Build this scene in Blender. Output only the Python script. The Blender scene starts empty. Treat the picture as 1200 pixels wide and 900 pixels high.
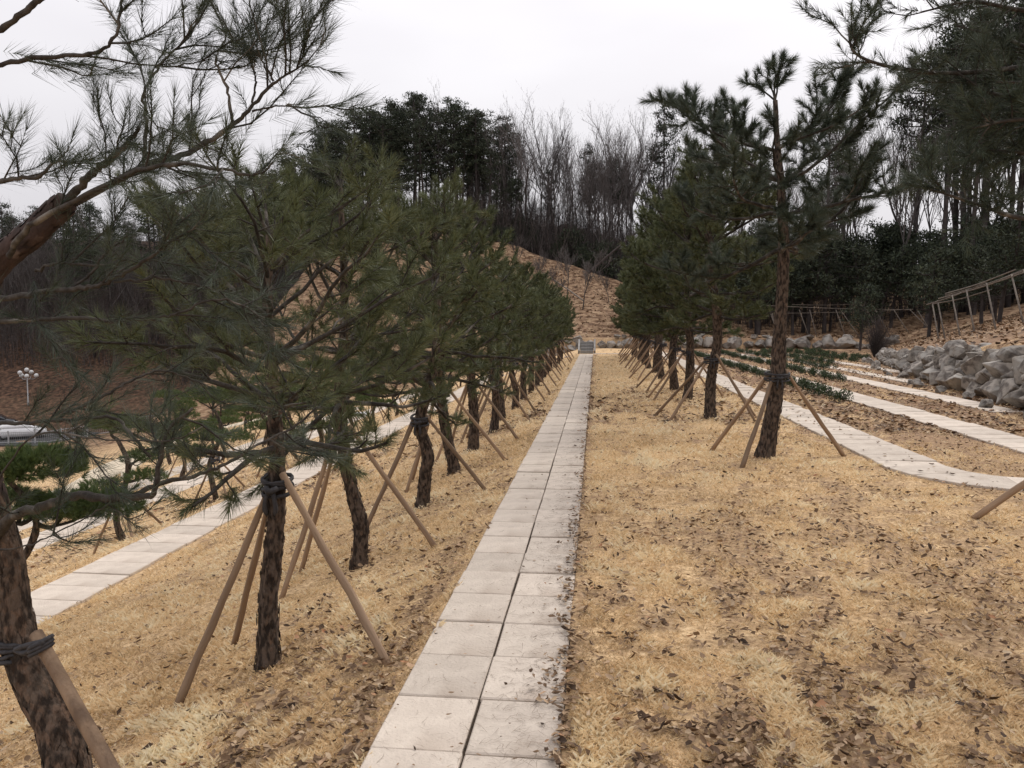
import bpy, math, random
import numpy as np
from mathutils import Vector, Matrix
PI = math.pi
S = bpy.context.scene
COL = S.collection

# ------------------------------------------------------------------ camera, world, sun, exposure
cam = bpy.data.objects.new('camera', bpy.data.cameras.new('camera'))
COL.objects.link(cam)
cam.location = (0, 0, 1.6)
cam.rotation_euler = (math.radians(90 - 4.25), 0, math.radians(5.92))
cam.data.lens = 28.26
cam.data.sensor_width = 36
cam.data.clip_end = 3000
cam.data.clip_start = 0.05
S.camera = cam

W = bpy.data.worlds.new("World"); S.world = W; W.use_nodes = True
nt = W.node_tree; nt.nodes.clear()
wo = nt.nodes.new('ShaderNodeOutputWorld'); bg = nt.nodes.new('ShaderNodeBackground')
sky = nt.nodes.new('ShaderNodeTexSky'); sky.sky_type = 'NISHITA'; sky.sun_disc = False
sky.sun_elevation = math.radians(42); sky.sun_rotation = math.radians(35)
sky.air_density = 1.0; sky.dust_density = 6.0; sky.ozone_density = 1.0
# overcast: the cloud deck hides most of the blue, so the clear sky is mixed with an even cloud grey
hs = nt.nodes.new('ShaderNodeHueSaturation'); hs.inputs['Saturation'].default_value = 0.25
nt.links.new(sky.outputs[0], hs.inputs['Color'])
tc = nt.nodes.new('ShaderNodeTexCoord'); mp = nt.nodes.new('ShaderNodeMapping'); mp.inputs['Scale'].default_value = (1, 1, 3)
nz = nt.nodes.new('ShaderNodeTexNoise'); nz.inputs['Scale'].default_value = 1.6; nz.inputs['Detail'].default_value = 4
nt.links.new(tc.outputs['Generated'], mp.inputs[0]); nt.links.new(mp.outputs[0], nz.inputs['Vector'])
cr = nt.nodes.new('ShaderNodeValToRGB')
cr.color_ramp.elements[0].position = .3; cr.color_ramp.elements[0].color = (7.9, 7.65, 8.1, 1)
cr.color_ramp.elements[1].position = .7; cr.color_ramp.elements[1].color = (9.6, 9.4, 9.75, 1)
nt.links.new(nz.outputs[0], cr.inputs[0])
mx = nt.nodes.new('ShaderNodeMix'); mx.data_type = 'RGBA'; mx.inputs['Factor'].default_value = .9
nt.links.new(hs.outputs[0], mx.inputs[6]); nt.links.new(cr.outputs[0], mx.inputs[7])
# an overcast sky is brighter overhead than at the horizon, evenly all round (CIE overcast law, softened)
sx = nt.nodes.new('ShaderNodeSeparateXYZ'); nt.links.new(tc.outputs['Generated'], sx.inputs[0])
mr_ = nt.nodes.new('ShaderNodeMapRange'); mr_.inputs[1].default_value = 0; mr_.inputs[2].default_value = 1; mr_.inputs[3].default_value = 1; mr_.inputs[4].default_value = 2.3
nt.links.new(sx.outputs['Z'], mr_.inputs[0])
vs = nt.nodes.new('ShaderNodeVectorMath'); vs.operation = 'SCALE'; nt.links.new(mx.outputs[2], vs.inputs[0]); nt.links.new(mr_.outputs[0], vs.inputs['Scale'])
nt.links.new(vs.outputs[0], bg.inputs['Color']); bg.inputs['Strength'].default_value = 0.061
nt.links.new(bg.outputs[0], wo.inputs[0])

sd = bpy.data.lights.new('sun', 'SUN'); sd.energy = 1.5; sd.angle = math.radians(25); sd.color = (1, .96, .9)
sun = bpy.data.objects.new('sun', sd); COL.objects.link(sun)
sun.rotation_euler = (math.radians(48), 0, math.radians(180 - 35))
S.view_settings.view_transform = 'Standard'; S.view_settings.look = 'None'
S.view_settings.exposure = 0.35; S.view_settings.gamma = 1.0
S.render.engine = 'CYCLES'
S.cycles.max_bounces = 5; S.cycles.diffuse_bounces = 3; S.cycles.glossy_bounces = 2
S.cycles.use_denoising = True

# ------------------------------------------------------------------ helpers
def noise2(x, y, seed=0):
    x = np.asarray(x, float); y = np.asarray(y, float)
    xi = np.floor(x); yi = np.floor(y); fx = x - xi; fy = y - yi
    fx = fx*fx*(3-2*fx); fy = fy*fy*(3-2*fy)
    def h(a, b):
        v = np.sin(a*127.1 + b*311.7 + seed*74.7)*43758.5453
        return v - np.floor(v)
    return (h(xi, yi)*(1-fx) + h(xi+1, yi)*fx)*(1-fy) + (h(xi, yi+1)*(1-fx) + h(xi+1, yi+1)*fx)*fy

def fbm(x, y, o=4, seed=0):
    r = 0; a = .5; t = 0
    for i in range(o):
        r = r + a*noise2(x*2**i, y*2**i, seed+i*13); t += a; a *= .5
    return r/t

def sstep(a, b, x):
    t = np.clip((np.asarray(x, float)-a)/(b-a), 0, 1); return t*t*(3-2*t)

def mesh_from(name, verts, polys, tint=None, mats=(), smooth=False, tint_dom='FACE'):
    """polys: list of (n,k) integer arrays"""
    me = bpy.data.meshes.new(name)
    verts = np.asarray(verts, np.float32).reshape(-1, 3)
    me.vertices.add(len(verts)); me.vertices.foreach_set('co', verts.ravel())
    polys = [np.asarray(p, np.int32) for p in polys if len(p)]
    nl = sum(p.size for p in polys); npoly = sum(len(p) for p in polys)
    me.loops.add(nl); me.loops.foreach_set('vertex_index', np.concatenate([p.ravel() for p in polys]))
    me.polygons.add(npoly)
    tot = np.concatenate([np.full(len(p), p.shape[1], np.int32) for p in polys])
    st = np.concatenate([[0], np.cumsum(tot)[:-1]]).astype(np.int32)
    me.polygons.foreach_set('loop_start', st); me.polygons.foreach_set('loop_total', tot)
    if smooth: me.polygons.foreach_set('use_smooth', np.ones(npoly, bool))
    if tint is not None:
        a = me.attributes.new('tint', 'FLOAT', tint_dom); a.data.foreach_set('value', np.asarray(tint, np.float32))
    for m in mats: me.materials.append(m)
    me.update(calc_edges=True)
    return me

def link(name, data, parent=None, loc=None, rz=None):
    o = bpy.data.objects.new(name, data); COL.objects.link(o)
    if parent: o.parent = parent
    if loc is not None: o.location = loc
    if rz is not None: o.rotation_euler = (0, 0, rz)
    return o

def tag(o, label=None, cat=None, group=None, kind=None):
    if label: o['label'] = label
    if cat: o['category'] = cat
    if group: o['group'] = group
    if kind: o['kind'] = kind
    return o

class Geo:
    def __init__(s): s.v = []; s.p = {3: [], 4: []}; s.t = {3: [], 4: []}; s.n = 0
    def add(s, v, polys, tint=.5):
        v = np.asarray(v, float).reshape(-1, 3)
        for p in polys:
            p = np.asarray(p, int)
            if len(p) == 0: continue
            s.p[p.shape[1]].append(p + s.n)
            s.t[p.shape[1]].append(np.broadcast_to(np.asarray(tint, float), (len(p),)) if np.ndim(tint) == 0 else np.asarray(tint))
        s.v.append(v); s.n += len(v)
    def merge(s, g, M=None, off=(0, 0, 0)):
        if g.n == 0: return
        v = np.concatenate(g.v)
        if M is not None: v = v @ np.asarray(M).T
        v = v + np.asarray(off)
        for k in (3, 4):
            for p, t in zip(g.p[k], g.t[k]): s.p[k].append(p + s.n); s.t[k].append(t)
        s.v.append(v); s.n += len(v)
    def mesh(s, name, mat, smooth=False):
        polys = []; t = []
        for k in (3, 4):
            if s.p[k]: polys.append(np.concatenate(s.p[k])); t.append(np.concatenate(s.t[k]))
        return mesh_from(name, np.concatenate(s.v), polys, np.concatenate(t), [mat], smooth)

def tube(g, pts, rad, sides=6, tint=.5, cap=True, rough=0, seed=0):
    pts = np.asarray(pts, float); n = len(pts)
    rad = np.broadcast_to(np.asarray(rad, float), (n,))
    d = np.gradient(pts, axis=0); d /= np.linalg.norm(d, axis=1)[:, None] + 1e-9
    up = np.array([0, 0, 1.]) if abs(d[0][2]) < .9 else np.array([1., 0, 0])
    a = np.cross(d[0], up); a /= np.linalg.norm(a)
    ang = np.arange(sides)*2*PI/sides; c, s_ = np.cos(ang), np.sin(ang)
    V = np.empty((n, sides, 3))
    for i in range(n):
        a = a - d[i]*(a@d[i]); a /= np.linalg.norm(a) + 1e-9
        b = np.cross(d[i], a)
        r = rad[i]
        if rough:
            r = r*(1 + rough*(noise2(ang*2.2+seed*3, np.full(sides, i*.8+seed), seed)-.5)*2)
            r = (r*np.ones(sides))[:, None]
        V[i] = pts[i] + r*(c[:, None]*a + s_[:, None]*b)
    idx = np.arange(n*sides).reshape(n, sides)
    q = np.stack([idx[:-1], np.roll(idx[:-1], -1, 1), np.roll(idx[1:], -1, 1), idx[1:]], -1).reshape(-1, 4)
    v = V.reshape(-1, 3); polys = [q]
    if cap:
        v = np.vstack([v, pts[-1] + d[-1]*rad[-1]*.5, pts[0]])
        e = n*sides
        t1 = np.stack([idx[-1], np.roll(idx[-1], -1), np.full(sides, e)], -1)
        t0 = np.stack([np.roll(idx[0], -1), idx[0], np.full(sides, e+1)], -1)
        polys.append(np.vstack([t1, t0]))
    g.add(v, polys, tint)

def smooth_path(pts, n):
    """Catmull-Rom through the points"""
    P = np.asarray(pts, float); P = np.vstack([2*P[0]-P[1], P, 2*P[-1]-P[-2]])
    out = []; m = len(P)-3
    for u in np.linspace(0, m-1e-6, n):
        i = int(u); t = u-i; p0, p1, p2, p3 = P[i:i+4]
        out.append(.5*((2*p1)+(-p0+p2)*t+(2*p0-5*p1+4*p2-p3)*t*t+(-p0+3*p1-3*p2+p3)*t**3))
    return np.array(out)

# ------------------------------------------------------------------ materials
def mat(name, c1, c2=None, scale=8, rough=.9, bump=0, bscale=None, tint=None, stretch=None, detail=6, objrand=0, spec=.2, coord='Object', ramp=(.35, .65), c3=None, c3scale=1.5, c3ramp=(.5, .7), transl=0):
    m = bpy.data.materials.new(name); m.use_nodes = True
    N = m.node_tree; L = N.links; b = N.nodes['Principled BSDF']
    b.inputs['Roughness'].default_value = rough; b.inputs['Specular IOR Level'].default_value = spec
    tcn = N.nodes.new('ShaderNodeTexCoord'); mpn = N.nodes.new('ShaderNodeMapping')
    L.new(tcn.outputs[coord], mpn.inputs[0])
    if stretch: mpn.inputs['Scale'].default_value = stretch
    nn = N.nodes.new('ShaderNodeTexNoise'); nn.inputs['Scale'].default_value = scale; nn.inputs['Detail'].default_value = detail
    L.new(mpn.outputs[0], nn.inputs['Vector'])
    c2 = c2 or tuple(x*.8 for x in c1)
    r = N.nodes.new('ShaderNodeValToRGB'); r.color_ramp.elements[0].color = (*c1, 1); r.color_ramp.elements[1].color = (*c2, 1)
    r.color_ramp.elements[0].position, r.color_ramp.elements[1].position = ramp
    L.new(nn.outputs[0], r.inputs[0]); out = r.outputs[0]
    def mixin(out, fac, col):
        k = N.nodes.new('ShaderNodeMix'); k.data_type = 'RGBA'; L.new(fac, k.inputs[0]); L.new(out, k.inputs[6])
        k.inputs[7].default_value = (*col, 1); return k.outputs[2]
    if c3:
        n3 = N.nodes.new('ShaderNodeTexNoise'); n3.inputs['Scale'].default_value = c3scale; n3.inputs['Detail'].default_value = 4
        L.new(mpn.outputs[0], n3.inputs['Vector'])
        r3 = N.nodes.new('ShaderNodeMapRange'); r3.inputs[1].default_value, r3.inputs[2].default_value = c3ramp
        L.new(n3.outputs[0], r3.inputs[0]); out = mixin(out, r3.outputs[0], c3)
    if tint:   # list of colours the per-face tint runs through
        at = N.nodes.new('ShaderNodeAttribute'); at.attribute_name = 'tint'
        rt = N.nodes.new('ShaderNodeValToRGB'); els = rt.color_ramp.elements
        els[0].color = (*tint[0], 1); els[1].color = (*tint[-1], 1)
        for i, c in enumerate(tint[1:-1]):
            e = els.new((i+1)/(len(tint)-1)); e.color = (*c, 1)
        L.new(at.outputs['Fac'], rt.inputs[0])
        k = N.nodes.new('ShaderNodeMix'); k.data_type = 'RGBA'; k.blend_type = 'MULTIPLY'; k.inputs[0].default_value = 1
        L.new(out, k.inputs[6]); L.new(rt.outputs[0], k.inputs[7]); out = k.outputs[2]
    if objrand:
        oi = N.nodes.new('ShaderNodeObjectInfo'); mr = N.nodes.new('ShaderNodeMapRange')
        mr.inputs[3].default_value = 1-objrand; mr.inputs[4].default_value = 1+objrand
        L.new(oi.outputs['Random'], mr.inputs[0])
        k = N.nodes.new('ShaderNodeVectorMath'); k.operation = 'SCALE'; L.new(out, k.inputs[0]); L.new(mr.outputs[0], k.inputs['Scale']); out = k.outputs[0]
    L.new(out, b.inputs['Base Color'])
    if bump:
        nb = N.nodes.new('ShaderNodeTexNoise'); nb.inputs['Scale'].default_value = bscale or scale*2; nb.inputs['Detail'].default_value = 8
        L.new(mpn.outputs[0], nb.inputs['Vector'])
        bn = N.nodes.new('ShaderNodeBump'); bn.inputs['Strength'].default_value = bump; bn.inputs['Distance'].default_value = .02
        L.new(nb.outputs[0], bn.inputs['Height']); L.new(bn.outputs[0], b.inputs['Normal'])
    if transl:
        tr = N.nodes.new('ShaderNodeBsdfTranslucent'); L.new(out, tr.inputs[0]); ms = N.nodes.new('ShaderNodeMixShader'); ms.inputs[0].default_value = transl
        L.new(b.outputs[0], ms.inputs[1]); L.new(tr.outputs[0], ms.inputs[2]); L.new(ms.outputs[0], N.nodes['Material Output'].inputs[0])
    return m

M_slab = mat('concrete_slab', (.575, .50, .42), (.50, .43, .36), 9, .9, .4, 60, objrand=.09, c3=(.36, .29, .23), c3scale=1.7, c3ramp=(.56, .78))
M_grass = mat('dry_grass', (1, 1, 1), (.88, .86, .84), 3, .75, tint=[(.46, .34, .20), (.80, .60, .35), (.92, .74, .47), (.97, .87, .64)], transl=.15)
M_leaf = mat('fallen_leaf', (1, 1, 1), (.75, .72, .7), 40, .7, tint=[(.04, .024, .015), (.11, .066, .038), (.20, .125, .07), (.33, .225, .135), (.50, .38, .25), (.40, .19, .09)])
M_needle = mat('pine_needles', (1, 1, 1), (.75, .8, .75), 1.2, .55, tint=[(.045, .052, .03), (.09, .102, .05), (.14, .152, .07), (.21, .205, .105)], objrand=.12, transl=.15)
M_needle_top = mat('pine_needles_bluish', (1, 1, 1), (.75, .8, .75), 1.2, .5, tint=[(.03, .038, .03), (.058, .072, .052), (.088, .105, .072), (.12, .135, .09)], objrand=.1, transl=.12)
M_far_needle = mat('forest_pine_foliage', (1, 1, 1), (.6, .65, .6), .35, .8, tint=[(.025, .032, .024), (.05, .06, .038), (.08, .09, .05)], objrand=.15)
M_pad = mat('pruned_pine_foliage', (1, 1, 1), (.75, .8, .75), 2, .6, tint=[(.05, .072, .026), (.10, .135, .046), (.16, .20, .065)], objrand=.12, transl=.12)
M_bark = mat('pine_bark', (.032, .024, .019), (.125, .092, .07), 38, .95, 1.0, 60, stretch=(1, 1, .4), ramp=(.42, .58), tint=[(.75, .75, .75), (1, 1, 1), (1.25, 1.1, 1.0)], c3=(.16, .125, .095), c3scale=3, c3ramp=(.6, .75))
M_redbark = mat('pine_upper_bark', (.075, .05, .043), (.038, .028, .025), 22, .9, .7, 30, stretch=(1, 1, .4), c3=(.20, .15, .125), c3scale=9, c3ramp=(.6, .7))
M_branch = mat('pine_branch_bark', (.075, .065, .055), (.036, .031, .027), 30, .9, .5, 60, tint=[(.5, .5, .5), (.8, .8, .8), (1, 1, 1)], c3=(.2, .18, .155), c3scale=7, c3ramp=(.55, .68))
M_bare = mat('bare_tree_bark', (.075, .064, .06), (.045, .037, .035), 3, .95, tint=[(.6, .6, .6), (1, 1, 1), (1.8, 1.75, 1.7)], objrand=.3)
M_twig = mat('bare_twigs', (.13, .115, .11), (.08, .07, .066), 3, .95, objrand=.3)
M_stake = mat('stake_wood', (.29, .20, .13), (.18, .12, .078), 16, .8, .6, 50, stretch=(1, 1, .12), objrand=.28, c3=(.10, .065, .045), c3scale=6, c3ramp=(.55, .7))
M_strap = mat('rubber_strap', (.035, .034, .036), (.055, .052, .055), 30, .7, .3, 60)
M_rock = mat('quarry_rock', (.28, .25, .215), (.115, .10, .088), 4, .9, 1.0, 7, ramp=(.42, .56), objrand=.25, c3=(.30, .28, .25), c3scale=1.7, c3ramp=(.5, .62))
M_shrub = mat('shrub_leaf', (1, 1, 1), (.8, .8, .8), 5, .6, tint=[(.022, .036, .016), (.048, .072, .027), (.085, .12, .045)])
M_pole = mat('bamboo_pole', (.19, .16, .13), (.11, .092, .078), 6, .8, objrand=.15)
M_white = mat('white_paint', (.78, .78, .78), (.7, .7, .71), 6, .35, spec=.5)
M_glass = mat('dark_glass', (.03, .032, .036), (.02, .02, .024), 3, .1, spec=.6)
M_tyre = mat('tyre_rubber', (.02, .02, .02), (.03, .03, .03), 9, .8)
M_red = mat('red_lens', (.45, .02, .03), (.3, .01, .02), 9, .3, spec=.5)
M_metal = mat('grey_metal', (.4, .4, .4), (.3, .3, .31), 9, .4, spec=.5)
M_globe = mat('white_globe', (.62, .62, .6), (.5, .5, .5), 9, .3, spec=.5)
M_kerb = mat('pale_kerb', (.58, .50, .38), (.46, .39, .29), 4, .9, objrand=.1)
M_dark = mat('dark_cloth', (.02, .02, .025), (.03, .03, .03), 9, .9)
M_stone = mat('granite_block', (.3, .29, .27), (.21, .2, .19), 8, .85, .4, 30, objrand=.12)
M_asph = mat('asphalt', (.06, .06, .06), (.05, .05, .05), 5, .9)

# ------------------------------------------------------------------ terrain
LX = [-400, -75, -49, -30, -20, -15, -13.4, -12.6, -10, -9.75, -9.05, -7, -6.05, -5.15, -.98, -.84, 30]
LZ = [-9.9, -9.4, -9.2, -6.3, -4.5, -3.35, -3.0, -3.0, -2.2, -2.1, -2.1, -1.66, -1.26, -1.26, -.03, 0, 0]
RX = [-400, -90, -60, -42, -31, -18, -9.7, 1.5, 7, 12, 20, 45, 400]
RZ = [2, -2.6, -2.3, -1.0, 8.5, 11.6, 10.2, 6.3, 4.6, 3.6, 3.8, 6.5, 12]
def xwall(Y): return np.interp(Y, [0, 12, 15.6, 23.3, 34.2, 45, 54], [6.0, 7.2, 7.95, 9.1, 11.6, 15, 19])
def hwall(Y): return np.interp(Y, [8, 15, 23, 34, 45], [1.25, 1.2, .95, .55, .35])
def terrain(X, Y, micro=True):
    X = np.asarray(X, float); Y = np.asarray(Y, float)
    z = np.interp(X, LX, LZ)
    xw = xwall(Y); hw = hwall(Y)
    d = X - xw
    bankr = hw*sstep(0.25, .6, d) + np.clip(.27*(d-.5), 0, 5)
    z = z + np.where(Y < 56, bankr, bankr)*(1-sstep(54, 70, Y)*.6)
    far = .62*sstep(54.2, 54.6, Y)*sstep(-4, -2.2, X)*(1-sstep(17, 19, X))
    z = z + far*(1-sstep(56, 62, Y))
    R = np.interp(X, RX, RZ)
    s = np.clip((Y-54.5)/(86-54.5), 0, 1); lf = sstep(-30, -40, X); s = s*(1-lf) + np.clip((Y-79)/18, 0, 1)*lf
    zh = z*(1-s) + R*s + np.clip(Y-86, 0, 200)*.01 + np.clip(Y-96, 0, 60)*.34*sstep(-38, -58, X) + np.clip(Y-92, 0, 50)*.2*sstep(-13, -5, X)*sstep(22, 12, X)
    k = s*12.0*np.clip(R/10, .4, 1.2)       # little terraces cut across the hill face
    fr = (k*2) - np.floor(k*2)
    stepz = (sstep(.55, 1, fr) - fr)*.36*(1-lf)
    zh = zh + np.where((s > 0) & (s < .97), stepz*sstep(.0, .06, s), 0)
    z = np.where(Y > 54.5, zh, z)
    if micro:
        onpath = ((X > -.9) & (X < -.08)) | ((X > 3.1) & (X < 4.0))
        a = .022*np.where(onpath, .1, 1)
        z = z + (fbm(X*1.3, Y*1.3, 3, 5)-.5)*2*a + np.where(Y > 54, (fbm(X*.5, Y*.5, 3, 9)-.5)*.5*sstep(54, 60, Y), 0)
    return z
def tz(x, y): return float(terrain(x, y))

def litter(X, Y):
    """0..1 how much leaf litter lies here"""
    X = np.asarray(X, float); Y = np.asarray(Y, float)
    n = .36*fbm(X*2.8, Y*1.1, 4, 21) + .64*fbm(X*11, Y*8, 3, 61); w = fbm(X*.55, Y*.35, 3, 44)
    base = -.04 + .0*X + .055*sstep(.6, 3.0, X) + .17*sstep(3.0, 4.6, X) + .03*sstep(-1.2, -4, X) + .20*(w-.5)
    wv = .10*np.sin(Y*1.7)+.07*np.sin(Y*4.1+1)
    for c0, wd, am in ((.62, .012, .09), (1.02, .02, .12), (1.5, .014, .08), (1.95, .025, .11), (2.6, .05, .10)):
        base = base + 1.7*am*np.exp(-((X-c0-wv-.05*(Y-3))**2)/wd)*sstep(11, 5, Y)
    base = base - .08*sstep(15, 30, Y)*(X < 3)
    base = base + .16*np.exp(-((X+.97)**2)/.008)*sstep(16, 4, Y) + .3*np.exp(-((X+.105)**2)/.0014)
    base = base + .07*np.exp(-(((X+1.45)**2)/.12))*sstep(14, 4, Y)
    v = np.clip((n + base - .5)/.13, 0, 1)
    hill = sstep(52, 57, Y)
    return np.clip(v*(1-hill) + hill*.75 + sstep(.5, 1.5, X-xwall(Y))*.35, 0, 1)

def axis(segs):
    out = []
    for a, b, st in segs: out.append(np.arange(a, b, st))
    return np.concatenate(out + [[segs[-1][1]]])
gx = axis([(-400, -100, 50), (-100, -40, 3), (-40, -16, 1.0), (-16, -8, .4), (-8, 6, .12), (6, 24, .3), (24, 60, 2), (60, 100, 8), (100, 400, 60)])
gx = np.unique(np.concatenate([gx, [-.98, -.84]]))
gy = axis([(-30, 0, 5), (0, 2, .4), (2, 13, .1), (13, 30, .3), (30, 53, .8), (53, 88, .22), (88, 163, 3), (163, 500, 50)])
GX, GY = np.meshgrid(gx, gy); GZ = terrain(GX, GY)
idx = np.arange(GX.size).reshape(GX.shape)
quads = np.stack([idx[:-1, :-1], idx[:-1, 1:], idx[1:, 1:], idx[1:, :-1]], -1).reshape(-1, 4)
gm = bpy.data.materials.new('ground_grass_and_litter'); gm.use_nodes = True
N = gm.node_tree; L = N.links; b = N.nodes['Principled BSDF']; b.inputs['Roughness'].default_value = .95; b.inputs['Specular IOR Level'].default_value = .1
def nd(t, **k):
    n = N.nodes.new(t)
    for a, v in k.items(): n.inputs[a].default_value = v
    return n
tcn = nd('ShaderNodeTexCoord')
def noi(sc, det=6, stretch=None):
    n = nd('ShaderNodeTexNoise', Scale=sc, Detail=det)
    if stretch:
        m_ = nd('ShaderNodeMapping'); m_.inputs['Scale'].default_value = stretch; L.new(tcn.outputs['Object'], m_.inputs[0]); L.new(m_.outputs[0], n.inputs['Vector'])
    else: L.new(tcn.outputs['Object'], n.inputs['Vector'])
    return n.outputs[0]
def rmp(f, stops):
    r = nd('ShaderNodeValToRGB'); e = r.color_ramp.elements
    e[0].position, e[0].color = stops[0][0], (*stops[0][1], 1); e[1].position, e[1].color = stops[-1][0], (*stops[-1][1], 1)
    for p, c in stops[1:-1]: q = e.new(p); q.color = (*c, 1)
    L.new(f, r.inputs[0]); return r.outputs[0]
def mixc(f, a, b_):
    k = nd('ShaderNodeMix'); k.data_type = 'RGBA'; L.new(f, k.inputs[0]); L.new(a, k.inputs[6]); L.new(b_, k.inputs[7]); return k.outputs[2]
grassc = rmp(noi(26, 10), [(.3, (.32, .21, .115)), (.5, (.58, .40, .22)), (.7, (.80, .59, .35))])
littc = rmp(noi(34, 10), [(.35, (.085, .048, .032)), (.5, (.19, .11, .072)), (.68, (.33, .21, .14))])
hillc = rmp(noi(1.6, 12, (1, 1, 3)), [(.36, (.10, .056, .034)), (.5, (.235, .15, .092)), (.64, (.36, .25, .155))])
at = nd('ShaderNodeAttribute'); at.attribute_name = 'litter'
at2 = nd('ShaderNodeAttribute'); at2.attribute_name = 'hill'
ma = nd('ShaderNodeMath'); ma.operation = 'MULTIPLY_ADD'; ma.inputs[1].default_value = .9; L.new(noi(9, 8), ma.inputs[0]); ma.inputs[2].default_value = -.45
mb = nd('ShaderNodeMath'); mb.operation = 'ADD'; mb.use_clamp = True; L.new(ma.outputs[0], mb.inputs[0]); L.new(at.outputs['Fac'], mb.inputs[1])
c = mixc(mb.outputs[0], grassc, littc); c = mixc(at2.outputs['Fac'], c, hillc)
at3 = nd('ShaderNodeAttribute'); at3.attribute_name = 'wood'
c = mixc(at3.outputs['Fac'], c, rmp(noi(2.2, 12), [(.35, (.03, .02, .014)), (.5, (.075, .045, .03)), (.68, (.15, .085, .055))]))
L.new(c, b.inputs['Base Color'])
bn = nd('ShaderNodeBump', Strength=.9, Distance=.03); L.new(noi(40, 10), bn.inputs['Height']); L.new(bn.outputs[0], b.inputs['Normal'])
gme = mesh_from('ground', np.stack([GX, GY, GZ], -1), [quads], mats=[gm], smooth=True)
la = gme.attributes.new('litter', 'FLOAT', 'POINT'); la.data.foreach_set('value', (litter(GX, GY)*(.45+.4*sstep(6, 16, GY))).ravel().astype(np.float32))
hl = np.clip(sstep(54, 56, GY)*1.0 + sstep(.5, 2.5, GX-xwall(GY))*.75 + sstep(-22, -40, GX)*.9, 0, 1)
ha = gme.attributes.new('hill', 'FLOAT', 'POINT'); ha.data.foreach_set('value', hl.ravel().astype(np.float32))
wa = gme.attributes.new('wood', 'FLOAT', 'POINT'); wa.data.foreach_set('value', np.clip(sstep(85.5, 87.5, GY)+sstep(-28, -38, GX)*sstep(66, 76, GY)*.85, 0, 1).ravel().astype(np.float32))
tag(link('ground', gme), 'sloping ground of dry golden grass rising to a brown terraced hill', kind='structure')

# ------------------------------------------------------------------ slab paths
def slab_mesh(w, l, h=.07, bev=.006, seed=0):
    import bmesh
    bm = bmesh.new(); bmesh.ops.create_cube(bm, size=1)
    for v in bm.verts: v.co = Vector((v.co.x*w, v.co.y*l, v.co.z*h))
    bmesh.ops.bevel(bm, geom=[e for e in bm.edges if all(v.co.z > 0 for v in e.verts)], offset=bev, segments=1, affect='EDGES')
    me = bpy.data.meshes.new('slab'); bm.to_mesh(me); bm.free(); me.materials.append(M_slab); return me
M_soil = mat('joint_soil', (.07, .05, .035), (.03, .022, .016), 30, .95)
bed = tag(link('path_bed', mesh_from('path_bed', [(-.83, 1, .004), (-.115, 1, .004), (-.115, 43, .004), (-.83, 43, .004)], [np.array([[0, 1, 2, 3]])], mats=[M_soil])), 'dark soil showing in the joints of the main slab path', kind='structure')
rg = random.Random(4)
SL = .436
def path_root(label, loc=(0, 0, 0)):
    e = link('path', None, loc=loc); e['kind'] = 'structure'; e['label'] = label; return e
mainp = path_root('straight pale double-width slab path running between the two pine rows')
sm = slab_mesh(.348, SL-.009)
y = 1.3; k = 0
while y < 43.0:
    for cx in (-.653, -.296):
        o = link('slab', sm, mainp, (cx+rg.uniform(-.003, .003), y+rg.uniform(-.004, .004), -.012+rg.uniform(-.005, .005)))
        o.rotation_euler = (rg.uniform(-.006, .006), rg.uniform(-.006, .006), rg.uniform(-.006, .006))
    y += SL
def side_path(cx, y0, y1, label, w=.70, L_=SL):
    r = path_root(label); me = slab_mesh(w, L_-.014, .08); y = y0
    while y < y1:
        z = float(np.interp(cx, LX, LZ)) + (0 if cx < 0 else 0)
        o = link('slab', me, r, (cx+rg.uniform(-.012, .012), y, z-.012+rg.uniform(-.006, .004)))
        o.rotation_euler = (rg.uniform(-.01, .01), rg.uniform(-.01, .01), rg.uniform(-.012, .012)); y += L_
    return r
side_path(-5.6, 3.0, 43, 'single-width pale slab path one terrace below the left pine row')
side_path(-9.4, 4.0, 43, 'pale slab path two terraces down on the left, beyond the pruned pines')
side_path(-13.0, 9.0, 43, 'pale slab path three terraces down on the left', L_=.87)
R1 = side_path(3.57, 9.4, 47, 'cracked pale slab path right of the tall pine row, turning right at its near end')
# the near end of this path turns to the right
me = slab_mesh(.44, .436, .08)
arc = []
for i in range(4):
    a = math.radians(14 + 22*i); arc.append((3.57+1.0-1.0*math.cos(a), 9.3-1.0*math.sin(a)+.0, a))
wedge = slab_mesh(.70, .47, .08)
for ax_, ay_, a in arc:
    o = link('slab', wedge, R1, (ax_, ay_, -.014+rg.uniform(-.004, .004))); o.rotation_euler = (0, 0, a)
x = 4.75
while x < 9.5:
    o = link('slab', wedge, R1, (x, 8.3-.02*(x-4.7)+rg.uniform(-.01, .01), -.012+rg.uniform(-.005, .005))); o.rotation_euler = (rg.uniform(-.01, .01), 0, PI/2+rg.uniform(-.01, .01)); x += SL
side_path(5.63, 8.4, 48, 'second pale slab path on the right, between the shrub beds')
side_path(7.45, 15.5, 48, 'third pale slab path on the right, starting below the rock wall', .6)
side_path(8.7, 23, 48, 'fourth pale slab path on the right, short and narrow', .5)
side_path(10.1, 27, 48, 'fifth pale slab path on the right, farthest and closest to the bank', .5)
# cross path at the far end
r = path_root('narrow pale slab strip crossing at the far end of the grass'); me = slab_mesh(.5, .45, .08)
x = -6
while x < 13:
    if not (-.95 < x < -.0): link('slab', me, r, (x, 43.6+rg.uniform(-.01, .01), float(np.interp(x, LX, LZ))-.01+rg.uniform(-.004, .004)))
    x += .51
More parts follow.
